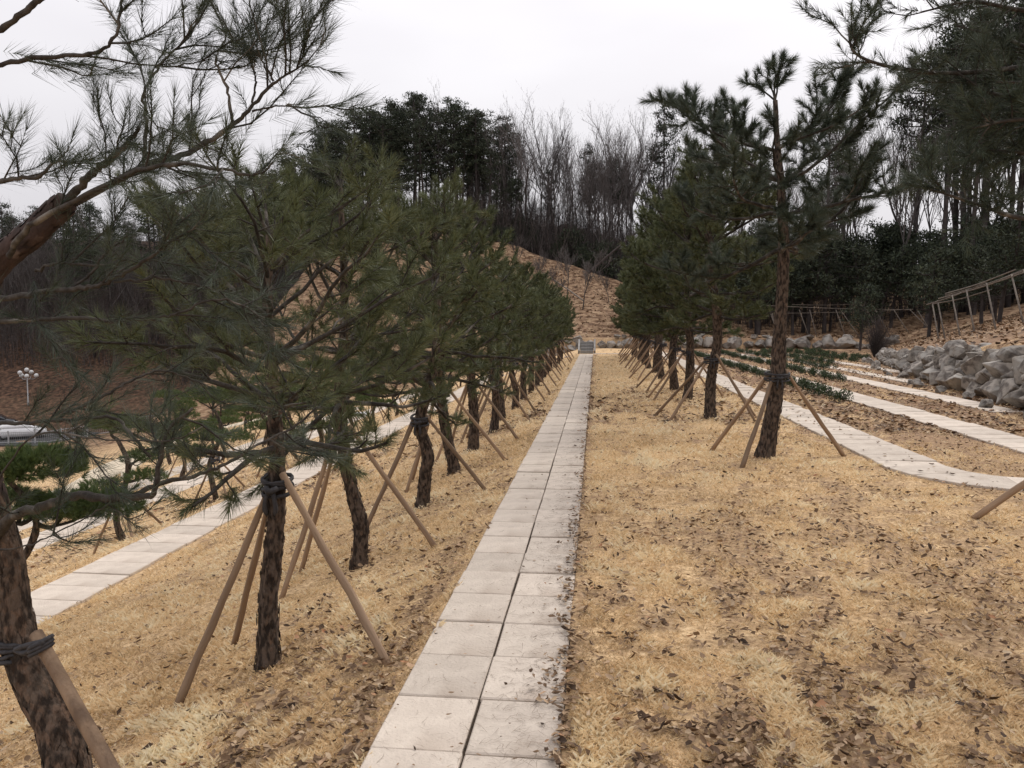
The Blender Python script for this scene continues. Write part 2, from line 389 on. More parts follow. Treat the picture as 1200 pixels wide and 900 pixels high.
# steps at the end of the path
st = tag(link('stone_steps', None, loc=(-.47, 44.2, 0)), 'short flight of grey stone steps closing the far end of the slab path', 'steps')
import bmesh
def box_mesh(name, sx, sy, sz, m, bev=.01):
    bm = bmesh.new(); bmesh.ops.create_cube(bm, size=1)
    for v in bm.verts: v.co = Vector((v.co.x*sx, v.co.y*sy, v.co.z*sz))
    if bev: bmesh.ops.bevel(bm, geom=bm.edges[:], offset=bev, segments=1, affect='EDGES')
    me = bpy.data.meshes.new(name); bm.to_mesh(me); bm.free(); me.materials.append(m); return me
sme = box_mesh('step', .72, .34, .16, M_stone, .012)
for i in range(4):
    link('step', sme, st, (0, .3*i, .09+.155*i))
cme = box_mesh('side_cheek', .1, 1.3, .3, M_stone, .012)
for sx in (-.43, .43):
    o = link('side_cheek', cme, st, (sx, .5, .34)); o.rotation_euler = (math.radians(27), 0, 0)

# curved pale kerbs on the low terraces at far left
def strip(pts, w, h, name, label, cat, m=M_kerb, tiles=1.1):
    P = smooth_path([(a, b_, 0) for a, b_ in pts], 60)
    root = tag(link(name, None, loc=(P[0][0], P[0][1], 0)), label, cat); root['kind'] = 'structure'
    seg = np.linalg.norm(np.diff(P, axis=0), axis=1); cum = np.concatenate([[0], np.cumsum(seg)]); n = int(cum[-1]/tiles)
    kme = box_mesh('kerb_stone', w, tiles-.02, h, m, .01)
    for i in range(n):
        u = (i+.5)*tiles; px = np.interp(u, cum, P[:, 0]); py = np.interp(u, cum, P[:, 1])
        qx = np.interp(u+.1, cum, P[:, 0]); qy = np.interp(u+.1, cum, P[:, 1])
        z0 = tz(px, py); z1 = tz(px+(qx-px)*5, py+(qy-py)*5)
        o = link('kerb_stone', kme, root, (px-P[0][0], py-P[0][1], z0+.04)); a = math.atan2(qy-py, qx-px)
        o.rotation_euler = Matrix.Rotation(a-PI/2, 4, 'Z').to_euler(); o.rotation_euler.x = math.atan2(z1-z0, math.hypot(qx-px, qy-py)*5)
for i, off in enumerate([0, 1.0, 2.1, 3.2, 4.4]):
    strip([(-15.5+off*.25, 18+off*1.2), (-17.5-off*.1, 25+off), (-22-off*.2, 34+off*1.5), (-24.5, 46+off), (-22, 58)], .42, .14, 'path',
          ['lowest of the five curved pale kerbed strips on the low left terraces', 'second of the curved pale strips on the low left terraces', 'middle one of the curved pale strips on the left', 'fourth of the curved pale strips on the left', 'highest of the five curved pale strips on the left'][i], None)

# ------------------------------------------------------------------ grass blades
RN = np.random.default_rng(11)
def onslab(X, Y):
    m = ((X > -.83-.02*np.sin(Y*9)-.03*(fbm(Y*6, Y*0, 3, 9)-.5)) & (X < -.10+.035*np.sin(Y*3.1)+.05*(fbm(Y*2, Y*0, 3, 3)-.5)))
    m |= (X > -5.95) & (X < -5.25)
    m |= (X > -9.75) & (X < -9.05)
    m |= (X > 3.22) & (X < 3.92) & (Y > 9.2)
    m |= (X > 3.9) & (Y > 7.96) & (Y < 8.62)
    m |= (np.hypot(X-4.57, Y-9.3) < 1.35) & (np.hypot(X-4.57, Y-9.3) > .65) & (X < 4.6) & (Y < 9.4)
    m |= (X > 5.28) & (X < 5.98) & (Y > 8.2)
    m |= (X > 7.15) & (X < 7.75) & (Y > 15.5)
    m |= (X > xwall(Y)+.1)
    return m
def scatter(n, r0, r1, th0=-47, th1=35):
    th = np.radians(RN.uniform(th0, th1, n)); r = r0*(r1/r0)**RN.random(n)
    X = r*np.sin(th); Y = r*np.cos(th)
    return X, Y, r
def grass(n, r0, r1, name, label):
    X, Y, r = scatter(n, r0, r1)
    edge = 0.03
    lit = litter(X, Y)
    keep = ~onslab(X, Y) & (RN.random(n) > lit*.72)
    X, Y, r, lit = X[keep], Y[keep], r[keep], lit[keep]; n = len(X)
    Z = terrain(X, Y)
    clump = np.clip(fbm(X*5, Y*5, 3, 77)*.6+fbm(X*1.9, Y*1.9, 2, 78)*.4+(fbm(X*5, Y*5, 3, 77)-.5)*.9, 0, 1)
    length = (.013 + .032*RN.random(n))*(.3+1.55*clump)*np.clip(r/8, 1, 2)*np.where(lit > .4, .7, 1)
    wdt = .00055*np.clip(r/2.3, 1, 12)*(.7+.6*RN.random(n))
    az = RN.uniform(0, 2*PI, n) ; tilt = np.radians(RN.uniform(8, 78, n))
    d = np.stack([np.cos(az)*np.sin(tilt), np.sin(az)*np.sin(tilt), np.cos(tilt)], -1)
    a2 = RN.uniform(0, 2*PI, n); side = np.stack([np.cos(a2), np.sin(a2), np.zeros(n)], -1)
    P = np.stack([X, Y, Z-.004], -1)
    bend = np.stack([np.cos(az), np.sin(az), -np.ones(n)*.4], -1)*(length*.3)[:, None]
    V = np.stack([P-side*wdt[:, None], P+side*wdt[:, None], P+d*length[:, None]*.6+side*wdt[:, None]*.6, P+d*length[:, None]+bend], 1)
    i0 = np.arange(n)*4
    tri = np.concatenate([np.stack([i0, i0+1, i0+2], -1), np.stack([i0, i0+2, i0+3], -1)])
    t = np.clip(.45+.24*RN.standard_normal(n)+.9*(fbm(X*1.5, Y*1.2, 3, 8)-.5)+.8*(clump-.5)-.25*lit, 0, 1)
    me = mesh_from(name, V, [tri], np.concatenate([t, t]), [M_grass])
    tag(link(name, me), label, 'grass', kind='stuff')
grass(640000, 2.0, 12, 'grass', 'short dry golden grass beside the slab path in the foreground')
grass(170000, 12, 42, 'grass', 'short dry golden grass between the tree rows farther away')

# ------------------------------------------------------------------ leaf litter
def leaves(X, Y, Z, size, name, label, flat=.9):
    n = len(X)
    yaw = RN.uniform(0, 2*PI, n); pit = RN.normal(0, .38, n)*flat; rol = RN.normal(0, .45, n)*flat
    Lh = size*(.45+1.1*RN.random(n)**1.5); Wd = Lh*(.28+.3*RN.random(n)); curl = RN.uniform(-.1, 1.0, n)
    base = np.zeros((n, 8, 3))
    xs = [-1, -.45, -.45, .25, .25, 1, -.45, .25]; ys = [0, 1, -1, .85, -.85, 0, 0, 0]
    for i in range(8):
        base[:, i, 0] = xs[i]*Lh/2
        base[:, i, 1] = ys[i]*Wd/2*(1+.3*RN.standard_normal(n)*(i < 5))
        base[:, i, 2] = curl*(abs(ys[i])*Wd*.55 + xs[i]**2*Lh*.2)
    cy, sy, cp, sp, crr, sr = np.cos(yaw), np.sin(yaw), np.cos(pit), np.sin(pit), np.cos(rol), np.sin(rol)
    x, y_, z = base[..., 0], base[..., 1], base[..., 2]
    y2 = y_*crr[:, None]-z*sr[:, None]; z2 = y_*sr[:, None]+z*crr[:, None]
    x2 = x*cp[:, None]-z2*sp[:, None]; z3 = x*sp[:, None]+z2*cp[:, None]
    X3 = x2*cy[:, None]-y2*sy[:, None]; Y3 = x2*sy[:, None]+y2*cy[:, None]
    V = np.stack([X3+X[:, None], Y3+Y[:, None], z3+Z[:, None]], -1)
    i0 = (np.arange(n)*8)[:, None]
    tris = np.array([[0, 6, 1], [0, 2, 6], [6, 3, 1], [6, 7, 3], [6, 2, 4], [6, 4, 7], [7, 5, 3], [7, 4, 5]])
    T = (i0[:, :, None]+tris[None]).reshape(-1, 3)
    t = np.clip(RN.beta(1.6, 1.9, n), 0, 1)
    me = mesh_from(name, V, [T], np.repeat(t, 8), [M_leaf])
    return tag(link(name, me), label, 'leaves', kind='stuff')
X, Y, r = scatter(130000, 2.0, 13); lit = litter(X, Y)
k = (RN.random(len(X)) < lit**1.2*np.clip(.46-.01*r, .1, 1)+.03) & ~onslab(X, Y)
X, Y = X[k], Y[k]
leaves(X, Y, terrain(X, Y)+RN.uniform(.012, .04, len(X)), .037, 'fallen_leaves', 'curled brown dead leaves lying in drifts on the near grass')
X, Y, r = scatter(90000, 13, 52); lit = litter(X, Y)
k = (RN.random(len(X)) < lit*.75+.02) & ~onslab(X, Y)
X, Y = X[k], Y[k]
leaves(X, Y, terrain(X, Y)+RN.uniform(.01, .04, len(X)), .085, 'fallen_leaves', 'brown leaf litter over the farther beds and terraces', .7)
# litter along the right edge of the slab path, and stray bits on paths
n = 1900; Y = 2.2*(40/2.2)**RN.random(n); X = -.10-np.abs(RN.normal(0, .05, n))*np.clip(4.2*(fbm(Y*2.3, Y*0, 3, 31)-.28), .15, 2.2)
leaves(X, Y, .028+RN.uniform(0, .02, n), .034, 'fallen_leaves', 'dark crumbled leaves drifted along the right edge of the slab path', .6)
n = 260; Y = 2.4*(30/2.4)**RN.random(n); X = RN.uniform(-.82, -.12, n)
leaves(X, Y, .03+RN.uniform(0, .006, n), .02, 'fallen_leaves', 'a few small leaf crumbs lying on the slabs', .3)
n = 300; Y = RN.uniform(8, 30, n); X = 3.57+RN.normal(0, .3, n)
leaves(X, Y, .03+RN.uniform(0, .012, n), .05, 'fallen_leaves', 'dead leaves scattered on the path right of the pine row', .4)
# fallen needles on the slabs
n = 2600; Y = 2.3*(22/2.3)**RN.random(n); X = -.13-np.abs(RN.normal(0, .16, n)); X = np.where(RN.random(n) < .2, RN.uniform(-.82, -.12, n), X); k = X > -.82; X, Y = X[k], Y[k]; n = len(X)
a = RN.normal(-.15, .8, n); l = RN.uniform(.03, .09, n); w = .0011*np.clip(Y/3, 1, 4)
P = np.stack([X, Y, np.full(n, .0275)], -1); d = np.stack([np.cos(a), np.sin(a), RN.normal(0, .05, n)], -1); sdv = np.stack([-np.sin(a), np.cos(a), np.zeros(n)], -1)
mid = P + sdv*(RN.normal(0, .12, n)*l)[:, None]; mid[:, 2] += .004
V = np.stack([P-d*l[:, None]*.5-sdv*w[:, None]*.5, P-d*l[:, None]*.5+sdv*w[:, None]*.5, mid+sdv*w[:, None]*.5, mid-sdv*w[:, None]*.5, P+d*l[:, None]*.5], 1)
i0 = np.arange(n)*5
tri = np.concatenate([np.stack([i0, i0+1, i0+2], -1), np.stack([i0, i0+2, i0+3], -1), np.stack([i0+3, i0+2, i0+4], -1)])
tag(link('fallen_needles', mesh_from('fallen_needles', V, [tri], np.full(len(tri), .22), [M_leaf])), 'brown pine needles scattered over the right half of the slab path', 'needles', kind='stuff')

# raised bark plates, wrapped round the trunk
def plates(g, P, rad, n, seed, sz=(.012, .035)):
    rr = np.random.default_rng(seed)
    for _ in range(n):
        u = rr.random()*(len(P)-2); i = int(u); q = P[i]+(P[i+1]-P[i])*(u-i); ax = P[i+1]-P[i]; ax /= np.linalg.norm(ax)
        s0 = np.cross(ax, [0, 1, .1]); s0 /= np.linalg.norm(s0); t0 = np.cross(ax, s0); a = rr.uniform(0, 2*PI); R_ = np.interp(u, np.arange(len(rad)), rad)
        w = rr.uniform(*sz)*.6; h = rr.uniform(*sz)*1.5; v = []
        o_ = rr.uniform(.001, .006)
        for (du, dv, e) in ((-1, -.6, 0), (-.3, -1, 1), (1, -.5, .6), (.8, .7, 1), (-.1, 1, .4), (-1, .6, 1)):
            aa = a+du*w/R_; nrm = math.cos(aa)*s0+math.sin(aa)*t0; v.append(q+ax*dv*h+nrm*(R_*1.02+o_*e))
        nrm = math.cos(a)*s0+math.sin(a)*t0; v.append(q+nrm*(R_*1.06+o_))
        g.add(v, [[(j, (j+1) % 6, 6) for j in range(6)]], float(rr.uniform(.1, 1)))
# ------------------------------------------------------------------ pines
class PineBuild:
    def __init__(s, seed):
        s.r = np.random.default_rng(seed); s.shoots = []; s.tr = Geo(); s.br = Geo()
    def unit(s, v): v = np.asarray(v, float); return v/(np.linalg.norm(v)+1e-9)
    def twig(s, p, d, L, rad, lvl, maxl, up=.25, dens=1.0, leafy=.35, tgt=None):
        r = s.r; n = max(3, int(3+L*5)); pts = [np.array(p, float)]; d = s.unit(d)
        for i in range(n):
            d = s.unit(d + r.normal(0, .09+.05*lvl, 3) + np.array([0, 0, up*(i/n)*.55]))
            pts.append(pts[-1] + d*L/n)
        pts = np.array(pts); rr = np.linspace(rad, max(rad*.35, .0018), n+1)
        sides = 6 if lvl == 1 else (4 if lvl == 2 else 3)
        tube(tgt or s.br, pts, rr, sides, float(r.uniform(.2, .9)), cap=False)
        if lvl < maxl:
            nc = max(2, int(L*(5.2 if lvl == 1 else 6.5)*dens+r.random()))
            for c in range(nc):
                u = (.22 if lvl == 1 else .15)+(.97-.2)*(c+r.random())/nc; u = min(u, .98)
                f = u*n; i = min(int(f), n-1); q = pts[i]+(pts[i+1]-pts[i])*(f-i); ax = s.unit(pts[i+1]-pts[i])
                lat = s.unit(np.cross(ax, [0, 0, 1])); lat = lat if c % 2 else -lat
                ang = math.radians(r.uniform(32, 62)); lat = s.unit(lat+np.array([0, 0, r.uniform(-.15, .75)]))
                cl = max(.09, L*(1-u*.72)*r.uniform(.38, .62))
                s.twig(q, ax*math.cos(ang)+lat*math.sin(ang), cl, max(rad*(1-u*.6)*.5, .0022), lvl+1, maxl, up+.1, dens, leafy)
        m = len(pts)
        s.shoots.append((pts[-1], s.unit(pts[-1]-pts[-2])+np.array([0, 0, .15]), r.uniform(.8, 1.2)))
        if lvl >= 2:
            k = int(L/.16)
            for j in range(k):
                u = 1-(j+1)*.13/L
                if u < 1-leafy*1.6 or u < .2: break
                f = u*(m-1); i = min(int(f), m-2); q = pts[i]+(pts[i+1]-pts[i])*(f-i)
                s.shoots.append((q, s.unit(pts[i+1]-pts[i])+r.normal(0, .25, 3), r.uniform(.7, 1)))
    def crown(s, npn, nl=.08, nw=.0016, axis=.12, spread=(18, 62), tint0=.45):
        r = s.r; P = np.array([a[0] for a in s.shoots]); D = np.array([s.unit(a[1]) for a in s.shoots]); K = np.array([a[2] for a in s.shoots]); m = len(P)
        n = m*npn; I = np.repeat(np.arange(m), npn)
        u = r.random(n)**.75
        up = np.array([0, 0, 1.]); A = np.cross(D, up+np.array([.01, .02, 0])); A /= np.linalg.norm(A, axis=1)[:, None]+1e-9; B = np.cross(D, A)
        phi = r.uniform(0, 2*PI, n); th = np.radians(spread[1]-(spread[1]-spread[0])*u+r.normal(0, 7, n))
        per = A[I]*np.cos(phi)[:, None]+B[I]*np.sin(phi)[:, None]
        dr = D[I]*np.cos(th)[:, None]+per*np.sin(th)[:, None]
        base = P[I]+D[I]*((u-.75)*axis*K[I])[:, None]
        ln = nl*K[I]*r.uniform(.75, 1.15, n)
        tip = base+dr*ln[:, None]; tip[:, 2] -= ln*.08
        sd_ = np.cross(dr, r.normal(0, 1, (n, 3))); sd_ /= np.linalg.norm(sd_, axis=1)[:, None]+1e-9
        V = np.stack([base-sd_*nw, base+sd_*nw, tip], 1)
        T = np.arange(n*3).reshape(n, 3)
        st = r.normal(0, .13, m)
        zn = (P[:, 2]-P[:, 2].min())/(np.ptp(P[:, 2])+.01)
        t = np.clip(tint0+st[I]+r.normal(0, .12, n), 0, 1)
        return V, T, t

def pine(seed, H, zb, R, tr, bends=None, gap=.34, per=(4, 6), maxl=3, npn=45, nl=.08, nw=.0022, dens=1., leafy=.35, umb=.5, zskip=None, tint0=.45, elev=(4, 52), pw=2.2):
    """returns (trunk Geo, branch Geo, crown arrays); base at the origin"""
    b_ = PineBuild(seed); r = b_.r
    nb = 7
    if bends is None:
        a = r.uniform(0, 2*PI); amp = r.uniform(.02, .07)*H/3
        bends = [(0, 0, -.15)] + [(amp*math.sin(i*1.3+a)*(1 if i else 0), amp*math.cos(i*1.1+a), H*.93*i/nb) for i in range(1, nb+1)]
    P = smooth_path(bends, 34); hh = np.clip(P[:, 2]/H, 0, 1)
    rr = tr*(1-.72*hh**1.1)*(1+.2*np.exp(-np.clip(P[:, 2], 0, 9)/.10)); rr = np.maximum(rr, .012)
    tube(b_.tr, P, rr, 12, .4, rough=.16, seed=seed); plates(b_.tr, P[:26], rr[:26], 420, seed, (.008*(tr/.06)**.5, .02*(tr/.06)**.5))
    z = zb
    while z < H*.92:
        t = (z-zb)/(H-zb); prof = (1-t**pw)**.6*(.72+.28*min(1, t/.3+.3))*(1-umb*.0)
        q = np.array([np.interp(z, P[:, 2], P[:, i]) for i in range(3)]); rad = np.interp(z, P[:, 2], rr)
        k = int(r.integers(per[0], per[1]+1)); a0 = r.uniform(0, 2*PI)
        for j in range(k):
            a = a0+2*PI*j/k+r.normal(0, .2); el = math.radians(elev[0]+(elev[1]-elev[0])*t+r.normal(0, 6))
            L_ = max(.25, R*prof*r.uniform(.72, 1.12))
            d = np.array([math.cos(a)*math.cos(el), math.sin(a)*math.cos(el), math.sin(el)])
            b_.twig(q+np.array([0, 0, r.uniform(-.05, .05)]), d, L_, min(rad*.5, .012+.016*L_), 1, maxl, .25, dens, leafy)
        z += gap*r.uniform(.8, 1.2)
    for j in range(4):
        a = r.uniform(0, 2*PI); b_.twig(P[-1], (math.cos(a)*.5, math.sin(a)*.5, 1), H*.09+.1, .012, 2, maxl, .2, dens, leafy)
    return b_, b_.crown(npn, nl, nw, tint0=tint0)

def pine_meshes(key, *a, mb_=M_bark, mn=M_needle, **k):
    b_, (V, T, t) = pine(*a, **k)
    return (b_.tr.mesh('trunk', mb_, True), b_.br.mesh('branches', M_branch), mesh_from('crown', V, [T], t, [mn]))
def pine_thing(name, ms, loc, rz, sc, label, cat='pine tree', group=None):
    t = tag(link(name, None, loc=loc, rz=rz), label, cat, group); t.scale = (sc, sc, sc)
    link('trunk', ms[0], t); br = link('branches', ms[1], t); cr_ = link('crown', ms[2], t)
    br['kind'] = 'stuff'; cr_['kind'] = 'stuff'
    return t

# stakes: three props tied to a trunk with a rubber strap
def stake_mesh(L_, r0=.0215, r1=.017, seed=0):
    g = Geo(); rr = np.random.default_rng(seed); n = 9
    P = np.stack([np.cumsum(rr.normal(0, .004, n)), np.cumsum(rr.normal(0, .004, n)), np.linspace(0, L_, n)], -1)
    tube(g, P, np.linspace(r0, r1, n)*(1+.07*rr.normal(0, 1, n)), 9, rough=.10, seed=seed)
    return g.mesh('stake', M_stake, True)
STK = [stake_mesh(1.0, seed=i) for i in range(4)]
def strap_mesh(r, seed=0, tall=.10):
    g = Geo(); rr = np.random.default_rng(seed)
    for k in range(4):
        a = np.linspace(0, 2*PI, 25); z = (k-1.5)*tall/4+.012*np.sin(a*1+k*2)+rr.normal(0, .003, 25)
        R_ = r*(1.06+.05*rr.random(25)); P = np.stack([R_*np.cos(a), R_*np.sin(a), z], -1); P[-1] = P[0]
        tube(g, P, .010+.003*rr.random(25), 5)
    return g.mesh('strap', M_strap, True)
STRAP = {k: strap_mesh(k, i) for i, k in enumerate((.035, .05, .07, .09, .12))}
def tail_mesh():
    g = Geo()
    for s_ in (-1, 1):
        P = smooth_path([(0, 0, 0), (.02*s_, -.02, -.03), (.03*s_, -.02, -.09), (.022*s_, -.015, -.13)], 8); tube(g, P, [.012, .014, .013, .012, .013, .014, .012, .006], 4)
    tube(g, smooth_path([(-.03, 0, .012), (0, -.03, -.004), (.03, 0, .01)], 7), .017, 6)
    return g.mesh('strap_knot', M_strap, True)
TAIL = tail_mesh()
def pt_on(bends, z):
    B = np.asarray(bends); return np.array([np.interp(z, B[:, 2], B[:, 0]), np.interp(z, B[:, 2], B[:, 1])])
def support(loc, tieh, feet, r, label, group, off=(0, 0), thick=1.0, sm_=M_stake):
    """loc tree base; feet: list of (dx,dy) from the tree base"""
    x, y, z = loc; t = tag(link('tree_support', None, loc=loc), label, 'tree support', group)
    top = Vector((off[0], off[1], tieh))
    for i, (dx, dy) in enumerate(feet):
        f = Vector((dx, dy, tz(x+dx, y+dy)-z-.04)); d = (Vector((dx, dy, 0))-Vector((off[0], off[1], 0))); d.normalize()
        tp = top + d*(r+.015) + Vector((0, 0, .03*(i-1)))
        tp = tp + (tp-f).normalized()*.05
        v = tp-f; o = link('stake', STK[(i+int(abs(x*7+y*3))) % 4], t, f); o.scale = (thick, thick, v.length)
        o.rotation_mode = 'QUATERNION'; o.rotation_quaternion = v.to_track_quat('Z', 'Y')
    kk = min(STRAP, key=lambda q: abs(q-r)); s_ = link('strap', STRAP[kk], t, top); s_.scale = (r/kk*1.12, r/kk*1.12, 1)
    link('strap_knot', TAIL, t, top+Vector((.0, -r-.02, -.01))); return t

# --- left row beside the path
ORD = ['first', 'second', 'third', 'fourth', 'fifth', 'sixth', 'seventh', 'eighth', 'ninth', 'tenth', 'eleventh', 'twelfth', 'thirteenth', 'fourteenth', 'fifteenth', 'sixteenth', 'seventeenth', 'eighteenth', 'nineteenth', 'twentieth', 'twenty-first', 'twenty-second', 'twenty-third', 'twenty-fourth', 'twenty-fifth']
def px(x, y, Y):
    """a point of the place seen toward (x, y) of the 1200x900 photograph, at distance Y along the path"""
    f = 942.; pt = math.radians(4.25); yw = math.radians(5.92)
    F = np.array([-math.sin(yw)*math.cos(pt), math.cos(yw)*math.cos(pt), -math.sin(pt)]); R_ = np.array([math.cos(yw), math.sin(yw), 0]); U = np.cross(R_, F)
    d = F+R_*(x-600)/f+U*(450-y)/f
    return np.array([0, 0, 1.6])+d*(Y/d[1])
GL = 'staked pines in the row left of the slab path'; GS = 'stake tripods of the left pine row'
def locz(x, y): return (x, y, tz(x, y))
b1 = [(-.03, 0, -.15), (0, 0, .02), (.01, 0, .35), (.055, .0, .75), (.075, .0, 1.05), (.06, 0, 1.5), (.02, .05, 1.95), (.04, .05, 2.32)]
T1 = pine_meshes('a', 101, 2.55, 1.22, 1.15, .058, bends=b1, gap=.24, per=(5, 6), npn=76, nl=.085, nw=.0017, dens=1.05, leafy=.36)
pine_thing('pine_tree', T1, locz(-1.75, 4.07), 0, 1, 'nearest upright staked pine left of the slab path, straight dark trunk', group=GL)
l1 = locz(-1.75, 4.07)
support(l1, 1.0, [(-.40, -.28), (-.50, .62), (.80, -.42)], .062, 'nearest full tripod of three brown stakes with dark strap left of the path', GS, (.075, 0))
b2 = [(.02, 0, -.15), (.0, 0, .02), (.02, 0, .32), (-.05, 0, .6), (-.115, 0, .95), (-.13, 0, 1.4), (-.10, .05, 2.0), (-.12, .05, 2.9)]
T2 = pine_meshes('b', 102, 3.0, 1.25, 1.1, .06, bends=b2, gap=.25, per=(5, 6), npn=66, nl=.085, nw=.0021, dens=1.0, leafy=.33)
l2 = locz(-1.81, 5.96)
pine_thing('pine_tree', T2, l2, 0, 1, 'second staked pine left of the path, trunk bent into an S near its foot', group=GL)
support(l2, 1.02, [(-.62, .35), (-.5, -.35), (.62, -.05)], .06, 'second stake tripod left of the path, around the S-bent pine', GS, (-.115, 0))
b3 = [(.0, 0, -.15), (.0, 0, .02), (.03, 0, .3), (.06, 0, .55), (-.02, 0, .85), (.06, 0, 1.2), (.16, 0, 1.7), (.14, .05, 2.9)]
T3 = pine_meshes('c', 103, 3.05, 1.25, 1.1, .065, bends=b3, gap=.26, per=(5, 6), npn=60, nl=.085, nw=.003, dens=1.08, leafy=.4)
l3 = locz(-1.73, 7.89)
pine_thing('pine_tree', T3, l3, 0, 1, 'third staked pine left of the path, forking low above its strap', group=GL)
support(l3, .88, [(-.62, .3), (-.5, -.45), (.68, -.05)], .07, 'third stake tripod left of the path, around the low-forking pine', GS, (-.02, 0))
b4 = [(.0, 0, -.15), (.0, 0, .02), (-.10, 0, .5), (-.16, 0, 1.0), (-.15, 0, 1.6), (-.1, .05, 2.9)]
LV = [pine_meshes('d', 104, 2.9, 1.25, 1.05, .072, bends=b4, gap=.3, npn=52, nl=.09, nw=.0038, dens=1, leafy=.5),
      pine_meshes('e', 105, 2.95, 1.25, .98, .072, gap=.3, npn=44, nl=.09, nw=.005, dens=1, leafy=.5),
      pine_meshes('f', 106, 3.0, 1.2, .95, .075, gap=.32, npn=40, nl=.095, nw=.006, dens=1, leafy=.5)]
ys = [9.75, 11.6, 13.5, 15.5, 17.6, 19.5, 21.6, 23.5, 25.6, 27.6, 29.7, 31.7, 33.8, 35.9, 38, 40, 42]
for i, y_ in enumerate(ys):
    x_ = -1.73+rg.uniform(-.07, .07); l_ = locz(x_, y_)
    pine_thing('pine_tree', LV[0 if i == 0 else 1+i % 2] if i < 3 else LV[i % 3], l_, 0 if i == 0 else rg.uniform(0, 6.28), rg.uniform(.93, 1.06), ORD[i+3]+' staked pine from the near end of the row left of the path', group=GL)
    a = rg.uniform(-.15, .15)
    support(l_, 1.0, [(-.55+a, .35), (-.5, -.45+a), (.68+a*.4, -.1-a)], .08, ORD[i+3]+' stake tripod from the near end of the row left of the path', GS, (-.16 if i == 0 else 0, 0), 1.0)

# --- the near tree at the left edge, hand laid limbs
NT = PineBuild(201); DY = 2.75
tl = tag(link('pine_tree', None), 'gnarled pine cut by the left edge, thick leaning trunk and long bare limbs', 'pine tree', GL)
def PX(L_): return [px(a, b_, c_) for a, b_, c_ in L_]
base = px(80, 985, DY); print('near base', base, tz(base[0], base[1]))
trk = PX([(92, 1010, 2.72), (80, 905, 2.72), (66, 850, 2.74), (34, 785, 2.76), (16, 720, 2.77), (8, 660, 2.76), (-10, 590, 2.75), (-32, 500, 2.74), (-38, 400, 2.72), (-12, 320, 2.7), (40, 272, 2.68), (78, 236, 2.66)])
tp = smooth_path(trk, 70)
g = Geo(); tube(g, tp[:40], np.interp(np.linspace(0, 1, 70), [0, .12, .3, .55, .75, 1], [.088, .072, .062, .052, .046, .038])[:40], 20, rough=.13, seed=5)
rads = np.interp(np.linspace(0, 1, 70), [0, .12, .3, .55, .75, 1], [.088, .072, .062, .052, .046, .038])
plates(g, tp[:40], rads[:40], 900, 8)
link('trunk', g.mesh('trunk', M_bark, True), tl)
g = Geo(); tube(g, tp[38:], rads[38:], 16, rough=.12, seed=6); plates(g, tp[38:], rads[38:], 420, 9, (.01, .03))
link('upper_trunk', g.mesh('upper_trunk', M_redbark, True), tl)
